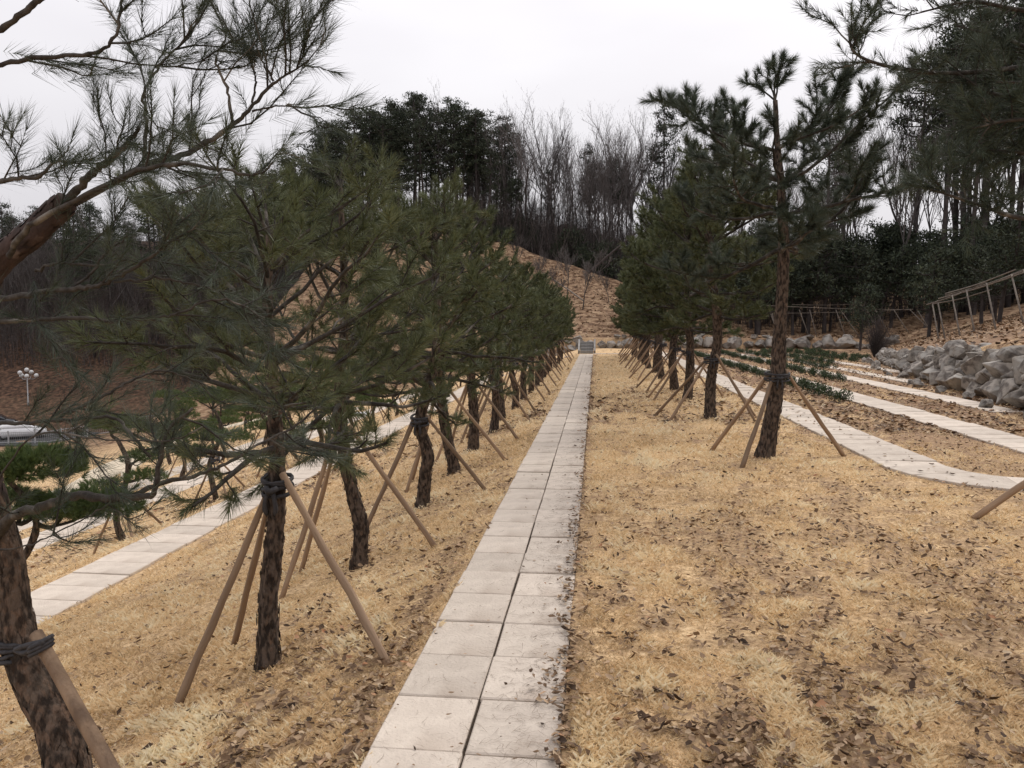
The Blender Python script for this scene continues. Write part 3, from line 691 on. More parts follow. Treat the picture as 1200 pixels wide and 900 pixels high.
limbs = [ # (points, r0, r1, mode)  mode: how leafy the side shoots are
    ([(78, 236, 2.66), (102, 210, 2.65), (123, 190, 2.64), (147, 170, 2.62), (163, 150, 2.6)], .03, .012, 1),
    ([(60, 255, 2.66), (110, 225, 2.7), (180, 190, 2.75), (213, 182, 2.78), (263, 153, 2.8), (290, 130, 2.8), (320, 97, 2.8), (343, 83, 2.8), (370, 43, 2.8)], .03, .004, 1),
    ([(273, 145, 2.8), (268, 110, 2.78), (253, 72, 2.76), (262, 50, 2.75), (268, 34, 2.74)], .012, .004, 1),
    ([(296, 122, 2.8), (299, 95, 2.82), (298, 68, 2.83)], .01, .004, 1),
    ([(320, 95, 2.8), (308, 72, 2.8), (296, 45, 2.8), (273, 6, 2.8)], .009, .003, 1),
    ([(296, 130, 2.8), (325, 124, 2.78), (350, 122, 2.76)], .008, .003, 1),
    ([(167, 190, 2.75), (172, 147, 2.74), (168, 110, 2.73), (187, 78, 2.72), (213, 50, 2.71), (230, 20, 2.7)], .015, .004, 1),
    ([(187, 78, 2.72), (215, 76, 2.72), (245, 70, 2.72)], .007, .003, 1),
    ([(-20, 84, 2.5), (0, 76, 2.5), (43, 68, 2.5), (100, 63, 2.5), (127, 53, 2.5), (140, 28, 2.5), (143, -10, 2.5)], .018, .008, 1),
    ([(-20, 47, 2.2), (0, 35, 2.2), (33, 10, 2.2), (53, -6, 2.2), (70, -25, 2.2)], .014, .01, 0),
    ([(-40, 225, 2.5), (0, 213, 2.5), (43, 207, 2.5), (66, 190, 2.5), (82, 172, 2.5)], .02, .005, 1),
    ([(10, 300, 2.6), (40, 262, 2.5), (90, 235, 2.4), (150, 205, 2.35), (200, 193, 2.3), (253, 197, 2.3), (297, 205, 2.3), (320, 192, 2.3)], .016, .004, .6),
    ([(-60, 345, 2.6), (0, 350, 2.5), (50, 342, 2.45), (95, 338, 2.42), (117, 333, 2.4), (147, 320, 2.4), (173, 303, 2.4), (200, 284, 2.4), (236, 262, 2.4)], .016, .005, .5),
    ([(80, 339, 2.45), (107, 320, 2.45), (123, 298, 2.45), (150, 276, 2.45)], .008, .004, .4),
    ([(40, 318, 2.5), (67, 309, 2.5), (120, 311, 2.5), (167, 304, 2.5), (215, 312, 2.5)], .008, .003, .5),
    ([(-60, 380, 2.4), (0, 377, 2.4), (93, 373, 2.4), (133, 377, 2.42), (187, 372, 2.44), (213, 365, 2.46), (260, 350, 2.5), (310, 372, 2.55)], .012, .004, .6),
    ([(133, 330, 2.4), (185, 327, 2.45), (230, 334, 2.5), (275, 345, 2.55)], .007, .003, .5),
    ([(-10, 640, 2.75), (15, 605, 2.6), (50, 594, 2.5), (83, 581, 2.45), (123, 583, 2.4), (160, 583, 2.38), (180, 577, 2.36), (187, 545, 2.35), (196, 505, 2.35), (225, 480, 2.35)], .03, .006, .25),
    ([(123, 588, 2.42), (155, 580, 2.45), (187, 567, 2.5), (233, 556, 2.55), (267, 543, 2.6), (300, 522, 2.66), (345, 500, 2.75), (372, 478, 2.8)], .014, .005, .35),
    ([(-60, 500, 2.7), (0, 496, 2.6), (50, 494, 2.55), (93, 491, 2.5), (133, 490, 2.45), (160, 517, 2.4), (176, 535, 2.38)], .012, .006, .2),
    ([(60, 492, 2.6), (110, 470, 2.7), (150, 448, 2.8), (190, 435, 2.9), (240, 450, 3.0)], .01, .004, .7),
    ([(-10, 575, 2.5), (40, 512, 2.4), (120, 514, 2.35), (200, 516, 2.3), (235, 500, 2.3)], .005, .003, .2),
    ([(-20, 645, 2.3), (30, 640, 2.3), (85, 615, 2.35), (130, 590, 2.4)], .005, .003, .5),
]
for pts, r0, r1, mode in limbs:
    P = smooth_path(PX(pts), 8+4*len(pts)); g = Geo(); n = len(P)
    P = P + NT.r.normal(0, .0025, P.shape); q_ = .5 if mode == 1 else .66; r0 *= q_; r1 *= q_
    tube(g, P, np.linspace(r0, r1, n)*(1+.08*NT.r.normal(0, 1, n)), 9, .85, rough=.12, seed=int(r0*1000))
    link('limb', g.mesh('limb', M_branch, True), tl)
    Ltot = np.linalg.norm(np.diff(P, axis=0), axis=1).sum()
    k = int(Ltot*(9.5 if mode == 1 else 11)*(mode+.12))
    for c_ in range(k):
        u = .12+.86*NT.r.random(); i = min(int(u*(n-1)), n-2); ax = NT.unit(P[i+1]-P[i]); lat = NT.unit(np.cross(ax, NT.r.normal(0, 1, 3))+np.array([0, -.1, .25]))
        ang = math.radians(NT.r.uniform(30, 65)); Lc = NT.r.uniform(.12, .34)*(1.1 if mode == 1 else .85)
        NT.twig(P[i], ax*math.cos(ang)+lat*math.sin(ang), Lc, .0038, 2, 3, .3, .55, .6 if mode else .2)
    if mode >= .3: NT.shoots.append((P[-1], NT.unit(P[-1]-P[-2]), 1.1))
V, T, t = NT.crown(84, .088, .0008, axis=.16, spread=(16, 54), tint0=.45)
cr_ = link('crown', mesh_from('crown', V, [T], t, [M_needle_top]), tl); cr_['kind'] = 'stuff'
bo = link('twigs', NT.br.mesh('twigs', M_branch), tl); bo['kind'] = 'stuff'
# its stake and strap
q0 = px(42, 742, 2.66); q1 = px(132, 905, 2.5); v = q0-q1; q1 = q1-v*.35
t = tag(link('tree_support', None, loc=q1), 'thick pale brown stake tied with black strap to the leftmost near trunk', 'tree support', GS)
g = Geo(); v = q0-q1; P = np.array([v*u for u in np.linspace(0, 1, 10)]); tube(g, P, np.linspace(.027, .023, 10), 12, rough=.05); link('stake', g.mesh('stake', M_stake, True), t)
c0 = px(17, 757, 2.765); g = Geo(); rr_ = np.random.default_rng(3)
for k_ in range(5):
    a = np.linspace(0, 2*PI, 30); R_ = .071+.004*rr_.random(30); P = np.stack([R_*np.cos(a), R_*np.sin(a), (k_-2)*.012+.012*np.sin(a+k_)+rr_.normal(0, .002, 30)], -1); P[-1] = P[0]
    tube(g, P+c0-q1, .008+.003*rr_.random(30), 5)
so = px(48, 757, 2.64)
for k_ in range(3):
    a = np.linspace(0, 2*PI, 22); P = np.stack([.036*np.cos(a), .036*np.sin(a), (k_-1)*.014+.02*np.cos(a)], -1); P[-1] = P[0]; tube(g, P+so-q1, .009, 5)
for s_ in (0, .02):
    tube(g, smooth_path([px(18, 762, 2.66)-q1, px(30, 765-s_*400, 2.63)-q1, px(50, 752, 2.61)-q1], 9), .011, 5)
link('strap', g.mesh('strap', M_strap, True), t)

# --- right row
GR = 'tall staked pines in the row right of the slab path'; GRS = 'stake tripods of the right pine row'
br1 = [(-.06, 0, -.2), (0, 0, .02), (.07, 0, .45), (.12, 0, .95), (.14, 0, 1.6), (.16, 0, 2.5), (.10, .0, 3.3), (.05, 0, 3.8), (.02, 0, 4.2)]
RT1 = pine_meshes('g', 301, 4.25, 2.5, 1.7, .10, bends=br1, gap=.42, per=(4, 5), npn=135, nl=.125, nw=.0027, dens=.92, leafy=.42, mn=M_needle_top, elev=(2, 42), pw=4)
l_ = locz(2.04, 9.85)
pine_thing('pine_tree', RT1, l_, 0, 1, 'tallest near pine right of the path, crown of open whorls against the sky', group=GR)
support(l_, .98, [(-.58, .45), (-.42, -.75), (1.0, .2)], .115, 'nearest full stake tripod right of the path with one pale stake', GRS, (.12, 0), 1.25)
RV = [pine_meshes('h', 302, 4.9, 1.75, 1.45, .095, gap=.4, per=(5, 6), npn=48, nl=.11, nw=.0055, dens=.95, leafy=.5),
      pine_meshes('i', 303, 4.7, 1.5, 1.55, .10, gap=.4, per=(5, 6), npn=42, nl=.11, nw=.0075, dens=.95, leafy=.5),
      pine_meshes('j', 304, 4.4, 1.3, 1.6, .10, gap=.4, per=(5, 6), npn=36, nl=.11, nw=.009, dens=.95, leafy=.5)]
ys = [13.94, 17.4, 20.0, 23.7, 26.8, 29.6, 32, 34.4, 36.8, 39.2, 41.6]
for i, y_ in enumerate(ys):
    l_ = locz(1.95+rg.uniform(-.06, .06), y_)
    pine_thing('pine_tree', RV[i % 3] if i < 6 else RV[2], l_, rg.uniform(0, 6.28), rg.uniform(.95, 1.05)*(1 if i < 6 else .9), ORD[i+1]+' pine from the near end of the row right of the path', group=GR)
    a = rg.uniform(-.1, .1)
    support(l_, 1.0, [(-.9+a, .3), (-.75, -.45+a), (.85, .45), (.7, -.4)][:4 if i == 0 else 3], .1, ORD[i+1]+' stake tripod from the near end of the row right of the path', GRS, (0, 0), 1.15)
# near pine beyond the right edge
RB = PineBuild(305); loc0 = locz(4.3, 6.5); O = np.array(loc0)
bb = smooth_path([(0, 0, -.2), (0, 0, .5), (.05, 0, 1.5), (-.02, 0, 2.6), (-.05, 0, 3.6), (-.1, 0, 4.9)], 30)
tube(RB.tr, bb, np.linspace(.13, .04, 30), 14, rough=.12)
for k_ in range(46):
    z = RB.r.uniform(2.45, 4.8); a = RB.r.uniform(0, 2*PI); q = np.array([0, 0, z]); el = RB.r.uniform(-.05, .6)
    RB.twig(q, (math.cos(a)*math.cos(el), math.sin(a)*math.cos(el), math.sin(el)), RB.r.uniform(1.1, 1.7)*(1-.3*(z-2.4)/2.4), .02, 1, 3, .2, .9, .3)
for L_ in ([(1290, 60, 6.4), (1200, 78, 6.3), (1110, 86, 6.2), (1046, 79, 6.1), (1002, 62, 6.0), (994, 32, 6.0)], [(1290, 262, 6.4), (1200, 256, 6.3), (1158, 244, 6.2), (1117, 230, 6.1), (1090, 222, 6.1)], [(1290, 120, 6.4), (1210, 118, 6.3), (1160, 108, 6.2), (1120, 84, 6.2)], [(1290, 10, 6.4), (1200, 12, 6.3), (1140, 2, 6.2), (1080, 14, 6.2)],
           [(1290, 190, 6.4), (1210, 180, 6.3), (1150, 175, 6.3)], [(1290, 100, 6.6), (1190, 50, 6.7), (1120, 30, 6.8)], [(1290, 150, 6.1), (1200, 140, 6.0), (1140, 150, 6.0)]):
    P = smooth_path(PX(L_), 26)-O; tube(RB.br, P, np.linspace(.022, .006, 26), 7, .7)
    for c_ in range(17):
        u = .25+.73*RB.r.random(); i = int(u*24); ax = RB.unit(P[i+1]-P[i]); lat = RB.unit(np.cross(ax, RB.r.normal(0, 1, 3))+np.array([0, 0, .3])); ang = RB.r.uniform(.5, 1.1)
        RB.twig(P[i], ax*math.cos(ang)+lat*math.sin(ang), RB.r.uniform(.2, .45), .006, 2, 3, .25, .8, .5)
V, T, t = RB.crown(48, .10, .0021, axis=.13, tint0=.45)
pine_thing('pine_tree', (RB.tr.mesh('trunk', M_bark, True), RB.br.mesh('branches', M_branch), mesh_from('crown', V, [T], t, [M_needle_top])), loc0, 0, 1, 'pine at the right edge whose dark boughs hang into the upper right corner', group=GR)
f0 = np.array([3.07-4.3, 6.88-6.5]); support(loc0, 1.05, [tuple(f0), (.6, .9), (.9, -.6)], .12, 'stake tripod at the right edge, one brown stake leaning in from it', GRS, (0, 0), 1.35)

# --- pruned pines on the lower left terraces
def padpine(seed, H, tr, pads, npn=26, nl=.07, nw=.003):
    b_ = PineBuild(seed); r = b_.r
    a = r.uniform(0, 6.28)
    P = smooth_path([(0, 0, -.15)]+[(.11*math.sin(a+i*1.6)*(i > 0), .09*math.cos(a+i*1.3)*(i > 0), H*.82*i/5) for i in range(6)], 22)
    tube(b_.tr, P, np.linspace(tr, tr*.45, 22), 9, .35, rough=.2, seed=seed)
    for (u, ang, dist, pr, dz) in pads:
        i = int(u*21); q = P[i]; c = q+np.array([math.cos(ang)*dist, math.sin(ang)*dist, dz])
        m = (q+c)/2+np.array([0, 0, -.05])+r.normal(0, .04, 3); tube(b_.br, smooth_path([q, m, c], 8), np.linspace(tr*.5, .012, 8), 5, .4)
        for k_ in range(5):
            e = c+np.array([r.normal(0, pr*.5), r.normal(0, pr*.5), .02]); tube(b_.br, smooth_path([m, (m+e)/2+r.normal(0, .03, 3), e], 5), np.linspace(.012, .005, 5), 4, .4)
        n = int(300*(pr/.4)**2)
        for k_ in range(n):
            a_ = r.uniform(0, 6.28); rr_ = pr*math.sqrt(r.random())*(1+.12*math.sin(a_*3+u*9)); h = .24*pr*math.sqrt(max(0, 1-(rr_/pr)**2))+r.normal(0, .03)
            lo = r.random() < .25
            b_.shoots.append((c+np.array([math.cos(a_)*rr_, math.sin(a_)*rr_, (h if not lo else -.25*h)]), np.array([math.cos(a_)*rr_/pr*.9, math.sin(a_)*rr_/pr*.9, .9 if not lo else .15])+r.normal(0, .25, 3), r.uniform(.7, 1.1)))
    V, T, t = b_.crown(npn, nl, nw, axis=.06, spread=(10, 60), tint0=.5)
    return (b_.tr.mesh('trunk', M_bark, True), b_.br.mesh('branches', M_branch), mesh_from('crown', V, [T], t, [M_pad]))
PV = [padpine(401, 1.9, .06, [(1, 0, .05, .50, .25), (.75, 3.3, .42, .34, .12), (.6, .3, .45, .32, .05), (.8, 1.6, .35, .3, .12)]),
      padpine(402, 2.1, .07, [(1, 0, 0, .42, .25), (.8, 2.2, .4, .35, .15), (.62, 5.3, .48, .36, .08), (.5, 3.6, .5, .3, .05), (.7, .6, .4, .33, .1)]),
      padpine(403, 1.8, .055, [(1, 1, .1, .45, .2), (.7, 4, .4, .36, .1), (.55, 1, .42, .34, .1)])]
GP = 'pruned cloud pines on the lower left terraces'; GPS = 'stake tripods of the pruned pines'
PN = padpine(404, 1.80, .05, [(1, 0, .22, .46, .10), (.85, .2, .52, .34, .06), (.85, 3.4, .3, .42, .06), (.8, 1.5, .4, .34, .05)], npn=60, nl=.085, nw=.0026)
l_ = locz(-4.93, 6.35)
pine_thing('pruned_pine', PN, l_, 0, 1, 'nearest cloud-pruned pine, broad green pad above the gnarled trunk at the left edge', group=GP)
pl = [(-6.61, 10.54, 1), (-6.5, 13.12, 0), (-6.5, 15.8, 2), (-6.44, 18.1, 1)] + [(-6.45, 18.1+2.5*i, i) for i in range(1, 10)]
for i, (x_, y_, v_) in enumerate(pl):
    l_ = locz(x_, y_)
    pine_thing('pruned_pine', PV[v_ % 3], l_, rg.uniform(0, 6.28), (.86 if i == 0 else rg.uniform(.92, 1.05)), ORD[i]+' cloud-pruned pine from the near end of the first row below the left path', group=GP)
    support(l_, .72, [(-.55, .1), (.3, .55), (.42, -.45)], .06, ORD[i]+' low stake tripod in the first pruned pine row on the left', GPS, (0, 0), .9)
for row, (x_, y0, n_, sp) in enumerate([(-11.2, 11.5, 11, 2.9), (-14.6, 14, 10, 3.1), (-18.5, 22, 7, 4)]):
    for i in range(n_):
        l_ = locz(x_+rg.uniform(-.2, .2), y0+sp*i+rg.uniform(-.3, .3))
        if -.80 < l_[0]/l_[1] < -.61: continue      # the terrace is open here, the cars show beyond
        pine_thing('pruned_pine', PV[rg.randrange(3)], l_, rg.uniform(0, 6.28), rg.uniform(.95, 1.25), ORD[i]+' cloud-pruned pine from the near end of the '+['second', 'third', 'fourth'][row]+' terrace row on the left', group=GP)
        if row < 2: support(l_, .75, [(-.55, .1), (.3, .55), (.42, -.45)], .06, ORD[i]+' low stake tripod of the '+['second', 'third'][row]+' terrace row on the left', GPS, (0, 0), .9)

ONES = ['first', 'second', 'third', 'fourth', 'fifth', 'sixth', 'seventh', 'eighth', 'ninth']
TENS = {20: 'twenty', 30: 'thirty', 40: 'forty', 50: 'fifty', 60: 'sixty', 70: 'seventy', 80: 'eighty', 90: 'ninety'}
def ordw(n):
    if n < 20: return (ORD+['twentieth'])[n-1]
    if n >= 100: return 'hundred and '+ordw(n-100) if n > 100 else 'hundredth'
    t_, o_ = n//10*10, n % 10
    return TENS[t_]+'-'+ONES[o_-1] if o_ else TENS[t_][:-1]+'ieth'
# ------------------------------------------------------------------ rock walls
def rock_mesh(seed, flat=.8):
    rr = random.Random(seed); bm = bmesh.new()
    for _ in range(13):
        v = Vector((rr.gauss(0, 1), rr.gauss(0, 1), rr.gauss(0, 1))).normalized()
        v = Vector((v.x*rr.uniform(.85, 1.1), v.y*rr.uniform(.7, 1.1), v.z*flat*rr.uniform(.8, 1.15))); bm.verts.new(v*.56)
    bmesh.ops.convex_hull(bm, input=bm.verts[:]); bmesh.ops.delete(bm, geom=[v for v in bm.verts if not v.link_faces], context='VERTS')
    bmesh.ops.bevel(bm, geom=bm.edges[:], offset=.015, segments=1, affect='EDGES')
    me = bpy.data.meshes.new('boulder'); bm.to_mesh(me); bm.free(); me.materials.append(M_rock); return me
RK = [rock_mesh(i, .7+.1*(i % 4)) for i in range(12)]
rw = tag(link('rock_wall', None, loc=(7.9, 15.6, 0)), 'rough wall of large grey quarry boulders below the brown bank on the right', 'rock wall')
y = 11.0; rr_ = random.Random(9)
while y < 46:
    hw = float(hwall(y)); xw = float(xwall(y)); z = 0
    s0 = rr_.uniform(.42, .72)*(1 if y > 20 else 1.3); lay = 0
    while z < hw-.22:
        s_ = min(s0*rr_.uniform(.7, 1.15), max(.3, hw*.75)); 
        o = link('boulder', RK[rr_.randrange(12)], rw, (xw+.15+.16*lay+rr_.uniform(-.1, .1)-7.9, y+rr_.uniform(-.15, .15)-15.6, z+s_*.36))
        o.scale = (s_*1.15, s_*1.25, s_*1.0); o.rotation_euler = (rr_.uniform(-.4, .4), rr_.uniform(-.4, .4), rr_.uniform(0, 6.28)); z += s_*.62; lay += 1
    y += s0*.78
for i in range(16):
    y = 13+i*1.6+rr_.uniform(-.6, .6); s_ = rr_.uniform(.2, .42); o = link('boulder', RK[rr_.randrange(12)], rw, (float(xwall(y))-.35-rr_.random()*.3-7.9, y-15.6, s_*.25)); o.scale = (s_, s_, s_); o.rotation_euler = (rr_.uniform(-.5, .5), 0, rr_.uniform(0, 6))
fw = tag(link('rock_wall', None, loc=(0, 54.2, 0)), 'low far wall of grey boulders along the foot of the brown hill', 'rock wall')
x = -6.5
while x < 19:
    s_ = rr_.uniform(.6, 1.2); o = link('boulder', RK[rr_.randrange(12)], fw, (x, rr_.uniform(-.15, .15), tz(x, 53.5)+s_*.30)); o.scale = (s_*1.2, s_, s_*rr_.uniform(.75, 1.05)); o.rotation_euler = (rr_.uniform(-.3, .3), rr_.uniform(-.3, .3), rr_.uniform(0, 6.28))
    if rr_.random() < .6: s2 = rr_.uniform(.4, .7); o = link('boulder', RK[rr_.randrange(12)], fw, (x+.4, .3, tz(x, 53.5)+.8)); o.scale = (s2*1.3, s2, s2*.8); o.rotation_euler = (.2, .1, rr_.uniform(0, 6))
    x += s_*.85

# ------------------------------------------------------------------ low shrubs in rows on the right
def shrub_mesh(seed, n=420):
    r = np.random.default_rng(seed); m = n
    cs = r.normal(0, 1, (4, 3))*[.13, .13, .05]+[0, 0, .2]
    c = cs[r.integers(0, 4, m)]; d = r.normal(0, 1, (m, 3)); d /= np.linalg.norm(d, axis=1)[:, None]
    p = c+d*(r.random(m)**.4*.17)[:, None]*[1, 1, .95]; p[:, 2] = np.abs(p[:, 2])
    a = r.normal(0, 1, (m, 3)); a /= np.linalg.norm(a, axis=1)[:, None]; b_ = np.cross(a, r.normal(0, 1, (m, 3))); b_ /= np.linalg.norm(b_, axis=1)[:, None]
    V = np.stack([p-a*.03, p+b_*.016, p+a*.03, p-b_*.016], 1)
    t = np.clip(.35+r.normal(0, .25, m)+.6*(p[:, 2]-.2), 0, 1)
    g = Geo(); g.add(V.reshape(-1, 3), [np.arange(m*4).reshape(m, 4)], t)
    return g
SH = []
for i in range(4):
    g = shrub_mesh(500+i); SH.append(g.mesh('shrub', M_shrub))
stem = Geo()
for a in range(4): tube(stem, [(0, 0, -.03), (.05*math.cos(a*1.6), .05*math.sin(a*1.6), .12), (.1*math.cos(a*1.6), .1*math.sin(a*1.6), .25)], [.012, .008, .004], 4)
STEM = stem.mesh('stem', M_branch)
def shrub(x, y, s_, label, group):
    t = tag(link('shrub', None, loc=(x, y, tz(x, y)), rz=rg.uniform(0, 6)), label, 'shrub', group); t.scale = (s_*.74, s_*.74, s_*.85)
    f = link('foliage', SH[rg.randrange(4)], t); f['kind'] = 'stuff'; link('stem', STEM, t)
for ri, (x_, y0, y1, sp) in enumerate([(5.1, 17.0, 46, .8), (6.75, 23.1, 47, .85), (8.25, 29.5, 48, .9), (9.5, 33.0, 48, .8), (11.0, 35.5, 49, .75), (12.2, 37.5, 49, .75)]):
    y_ = y0; i = 0
    nm = ['nearest', 'second', 'third', 'fourth', 'fifth', 'farthest'][ri]
    while y_ < y1:
        if rg.random() > .04:
            shrub(x_+rg.uniform(-.04, .04), y_, rg.uniform(.7, .98), ordw(i+1)+' small dark evergreen shrub from the near end of the %s bed row' % nm, 'low evergreen shrubs in bed rows right of the path'); i += 1
        y_ += sp*rg.uniform(.62, .8)

# ------------------------------------------------------------------ forest
def bare_tree(seed, H=14, spread=.22, forks=3, tr=.16, twigw=.009):
    r = np.random.default_rng(seed); g = Geo(); tw = Geo(); T_ = []
    def grow(p, d, L_, rad, lvl):
        n = 4; pts = [p]
        for i in range(n):
            d = d+r.normal(0, .10, 3)+np.array([0, 0, .07]); d = d/np.linalg.norm(d); pts.append(pts[-1]+d*L_/n)
        pts = np.array(pts)
        if lvl < 4: tube(g if lvl == 0 else tw, pts, np.linspace(rad, rad*.55, n+1), 6 if lvl == 0 else 3, float(r.uniform(.3, .8)), cap=False)
        else:
            for i in range(0, n, 2): T_.append((pts[i], pts[i+2] if i+2 <= n else pts[-1], rad))
        if lvl < 5:
            k = [5, 5, 4, 4, 3][lvl]
            for c in range(k):
                u = (.45 if lvl == 0 else .25)+(.55 if lvl == 0 else .75)*(c+r.random())/k; i = min(int(u*n), n-1); q = pts[i]+(pts[min(i+1, n)]-pts[i])*(u*n-i)
                lat = np.cross(d, r.normal(0, 1, 3)); lat /= np.linalg.norm(lat); an = r.uniform(.35, .85)
                dd = d*math.cos(an)+lat*math.sin(an)+np.array([0, 0, spread])
                grow(q, dd/np.linalg.norm(dd), L_*[.5, .6, .6, .6, .6][lvl]*r.uniform(.7, 1.15), max(rad*[.5, .55, .6, .6, .6][lvl], .008), lvl+1)
    grow(np.array([0, 0, -.5]), np.array([r.normal(0, .05), r.normal(0, .05), 1.]), H*.72, tr, 0)
    A = np.array([a for a, _, _ in T_]); B = np.array([b_ for _, b_, _ in T_]); sd_ = np.cross(B-A, r.normal(0, 1, A.shape)); sd_ /= np.linalg.norm(sd_, axis=1)[:, None]+1e-9
    V = np.stack([A-sd_*twigw, A+sd_*twigw, B], 1); tw.add(V.reshape(-1, 3), [np.arange(len(A)*3).reshape(-1, 3)], .5)
    return g.mesh('trunk', M_bare, True), tw.mesh('crown', M_twig)
def forest_pine(seed, H=17, cb=.6, R=3.0, tr=.2, n=2600, fs=.26):
    r = np.random.default_rng(seed); g = Geo(); br = Geo()
    lean = r.normal(0, .5, 2); P = smooth_path([(0, 0, -.6), (lean[0]*.3, lean[1]*.3, H*.35), (lean[0]*.6, lean[1], H*.7), (lean[0], lean[1], H)], 14)
    tube(g, P, np.linspace(tr, .05, 14), 7, .3)
    C = []
    for k in range(30):
        u = cb+(1-cb)*(k+r.random())/30; z = u*H; q = np.array([np.interp(z, P[:, 2], P[:, i]) for i in range(3)]); a = r.uniform(0, 6.28)
        t = (u-cb)/(1-cb); L_ = R*math.sqrt(max(.05, 1-(t*.93)**2))*r.uniform(.45, 1.05); e = q+np.array([math.cos(a)*L_, math.sin(a)*L_, L_*r.uniform(.1, .5)])
        tube(br, smooth_path([q, (q+e)/2-[0, 0, .1*L_], e], 6), np.linspace(.06, .02, 6), 3, .3, cap=False)
        for v in (1, .72, .5): C.append((q+(e-q)*v+r.normal(0, .15, 3), .75*r.uniform(.6, 1.1)))
    for k in range(5):   # dead stubs lower down
        z = H*r.uniform(min(.3, cb*.5), cb); q = np.array([np.interp(z, P[:, 2], P[:, i]) for i in range(3)]); a = r.uniform(0, 6.28); e = q+np.array([math.cos(a), math.sin(a), .2])*r.uniform(.6, 1.8); tube(br, [q, (q+e)/2, e], [.03, .02, .01], 3, .3, cap=False)
    C_ = np.array([c[0] for c in C]); Rc = np.array([c[1] for c in C]); I = r.integers(0, len(C), n)
    d = r.normal(0, 1, (n, 3)); d /= np.linalg.norm(d, axis=1)[:, None]; rad = r.random(n)**.5
    p = C_[I]+d*(rad*Rc[I])[:, None]*[1, 1, .5]
    a = d*.5+r.normal(0, .6, (n, 3))+[0, 0, .4]; a /= np.linalg.norm(a, axis=1)[:, None]; b_ = np.cross(a, r.normal(0, 1, (n, 3))); b_ /= np.linalg.norm(b_, axis=1)[:, None]
    V = np.stack([p-b_*fs*.22, p+b_*fs*.22, p+a*fs*r.uniform(.6, 1.3, (n, 1))], 1)
    t = np.clip(.45+r.normal(0, .25, n), 0, 1)
    return g.mesh('trunk', M_bare, True), br.mesh('branches', M_bare), mesh_from('crown', V.reshape(-1, 3), [np.arange(n*3).reshape(n, 3)], t, [M_far_needle])
BT = [bare_tree(600+i, 14, .18+.06*(i % 3), tr=.13) for i in range(6)]
FP = [forest_pine(700+i, 17, [.5, .62, .55, .66, .45][i], [3.0, 2.8, 3.3, 2.6, 2.4][i]) for i in range(5)]
# low bushy pines of the grove on the right bank
GPN = [forest_pine(720+i, 5.6, .32, 1.9, .13, 2600, .22) for i in range(3)]
TOP_X = [-60, 0, 200, 300, 370, 400, 440, 490, 530, 570, 600, 640, 680, 720, 750, 775, 800, 860, 920, 960, 1000, 1060, 1100, 1200, 1300]
TOP_Y = [225, 232, 215, 195, 150, 138, 124, 112, 118, 140, 135, 118, 150, 125, 150, 150, 140, 120, 110, 105, 85, 60, 20, -60, -100]
fl = []   # (kind, x, y, z, scale, rot, pxl)
def place(kind, px0, Y_, top=None, w=1.0):
    X_ = (px0-698)/942*Y_; z = tz(X_, Y_); ty = np.interp(px0, TOP_X, TOP_Y) if top is None else top
    ztop = 1.6+(380-ty)/942*Y_; h = ztop-z
    if h < 2.5: return
    fl.append((kind, X_, Y_, z, h, rr_.uniform(0, 6.28), px0, w))
rr_ = random.Random(77)
for i in range(60):      # pine stand on the ridge
    p = rr_.uniform(372, 608); place('pine', p, rr_.uniform(88, 104), np.interp(p, TOP_X, TOP_Y)+rr_.choice([0, 6, 14, 30, 50, 70]) + (8 if p > 570 else 0), 1.2)
for p in (433, 462, 487, 491, 528, 560, 586): place('pine', p, 90+rr_.random()*5)
for p, ty in ((775, 128), (690, 175), (640, 200), (716, 190), (760, 185)): place('pine', p, 95, ty, .75)
for p, ty in ((548, 100), (592, 140), (622, 128), (640, 116), (655, 120), (672, 150), (700, 152), (716, 122), (735, 126), (752, 140), (800, 130), (830, 120)): place('bare', p, 90+rr_.random()*6, ty)
for i in range(84):
    p = rr_.uniform(555, 860); Y_ = rr_.uniform(88, 125); place('bare', p, Y_, np.interp(p, TOP_X, TOP_Y)+rr_.uniform(5, 110), .8)
for i in range(125):      # left
    p = rr_.uniform(-70, 385); Y_ = rr_.uniform(95, 135); place('bare' if rr_.random() < .5 else 'pine', p, Y_, np.interp(p, TOP_X, TOP_Y)+rr_.uniform(0, 50))
for i in range(44):      # right, standing closer
    p = rr_.uniform(850, 1290); Y_ = rr_.uniform(62, 92); place('bare', p, Y_, np.interp(p, TOP_X, TOP_Y)+rr_.uniform(5, 90), .75)
for i in range(15):
    p = rr_.uniform(1040, 1290); place('pine', p, rr_.uniform(58, 80), np.interp(p, TOP_X, TOP_Y)+rr_.uniform(10, 60))
for p, ty in ((1078, 70), (880, 180), (955, 150), (1110, 60), (1150, 40), (1185, 20)): place('pine', p, 62, ty, .9)
for i in range(62):      # grove of young pines with props, behind the far wall and on the bank
    p = rr_.uniform(745, 1260); Y_ = rr_.uniform(59, 78); place('grove', p, Y_, 300+rr_.uniform(-25, 15)+ (800-p)*.05, 1.05)
for i in range(14):
    X_ = rr_.uniform(15.5, 24); Y_ = rr_.uniform(30, 52); fl.append(('grove', X_, Y_, tz(X_, Y_), rr_.uniform(3.6, 4.8), rr_.uniform(0, 6), 698+942*X_/Y_, 1.0))
HT = {}
for ms in BT+FP+GPN:
    c_ = np.empty(len(ms[-1].vertices)*3, np.float32); ms[-1].vertices.foreach_get('co', c_); HT[ms[-1].name] = float(np.percentile(c_[2::3], 99.7))
fl.sort(key=lambda a: a[6])
ZN = [(385, 'on the slope behind the car park'), (600, 'standing among the ridge pines'), (690, 'above the crest of the brown hill'), (870, 'right of the brown hill crest'), (1030, 'behind the tallest near pine and grove'), (9999, 'behind the rising bamboo rails')]
cnt = {}
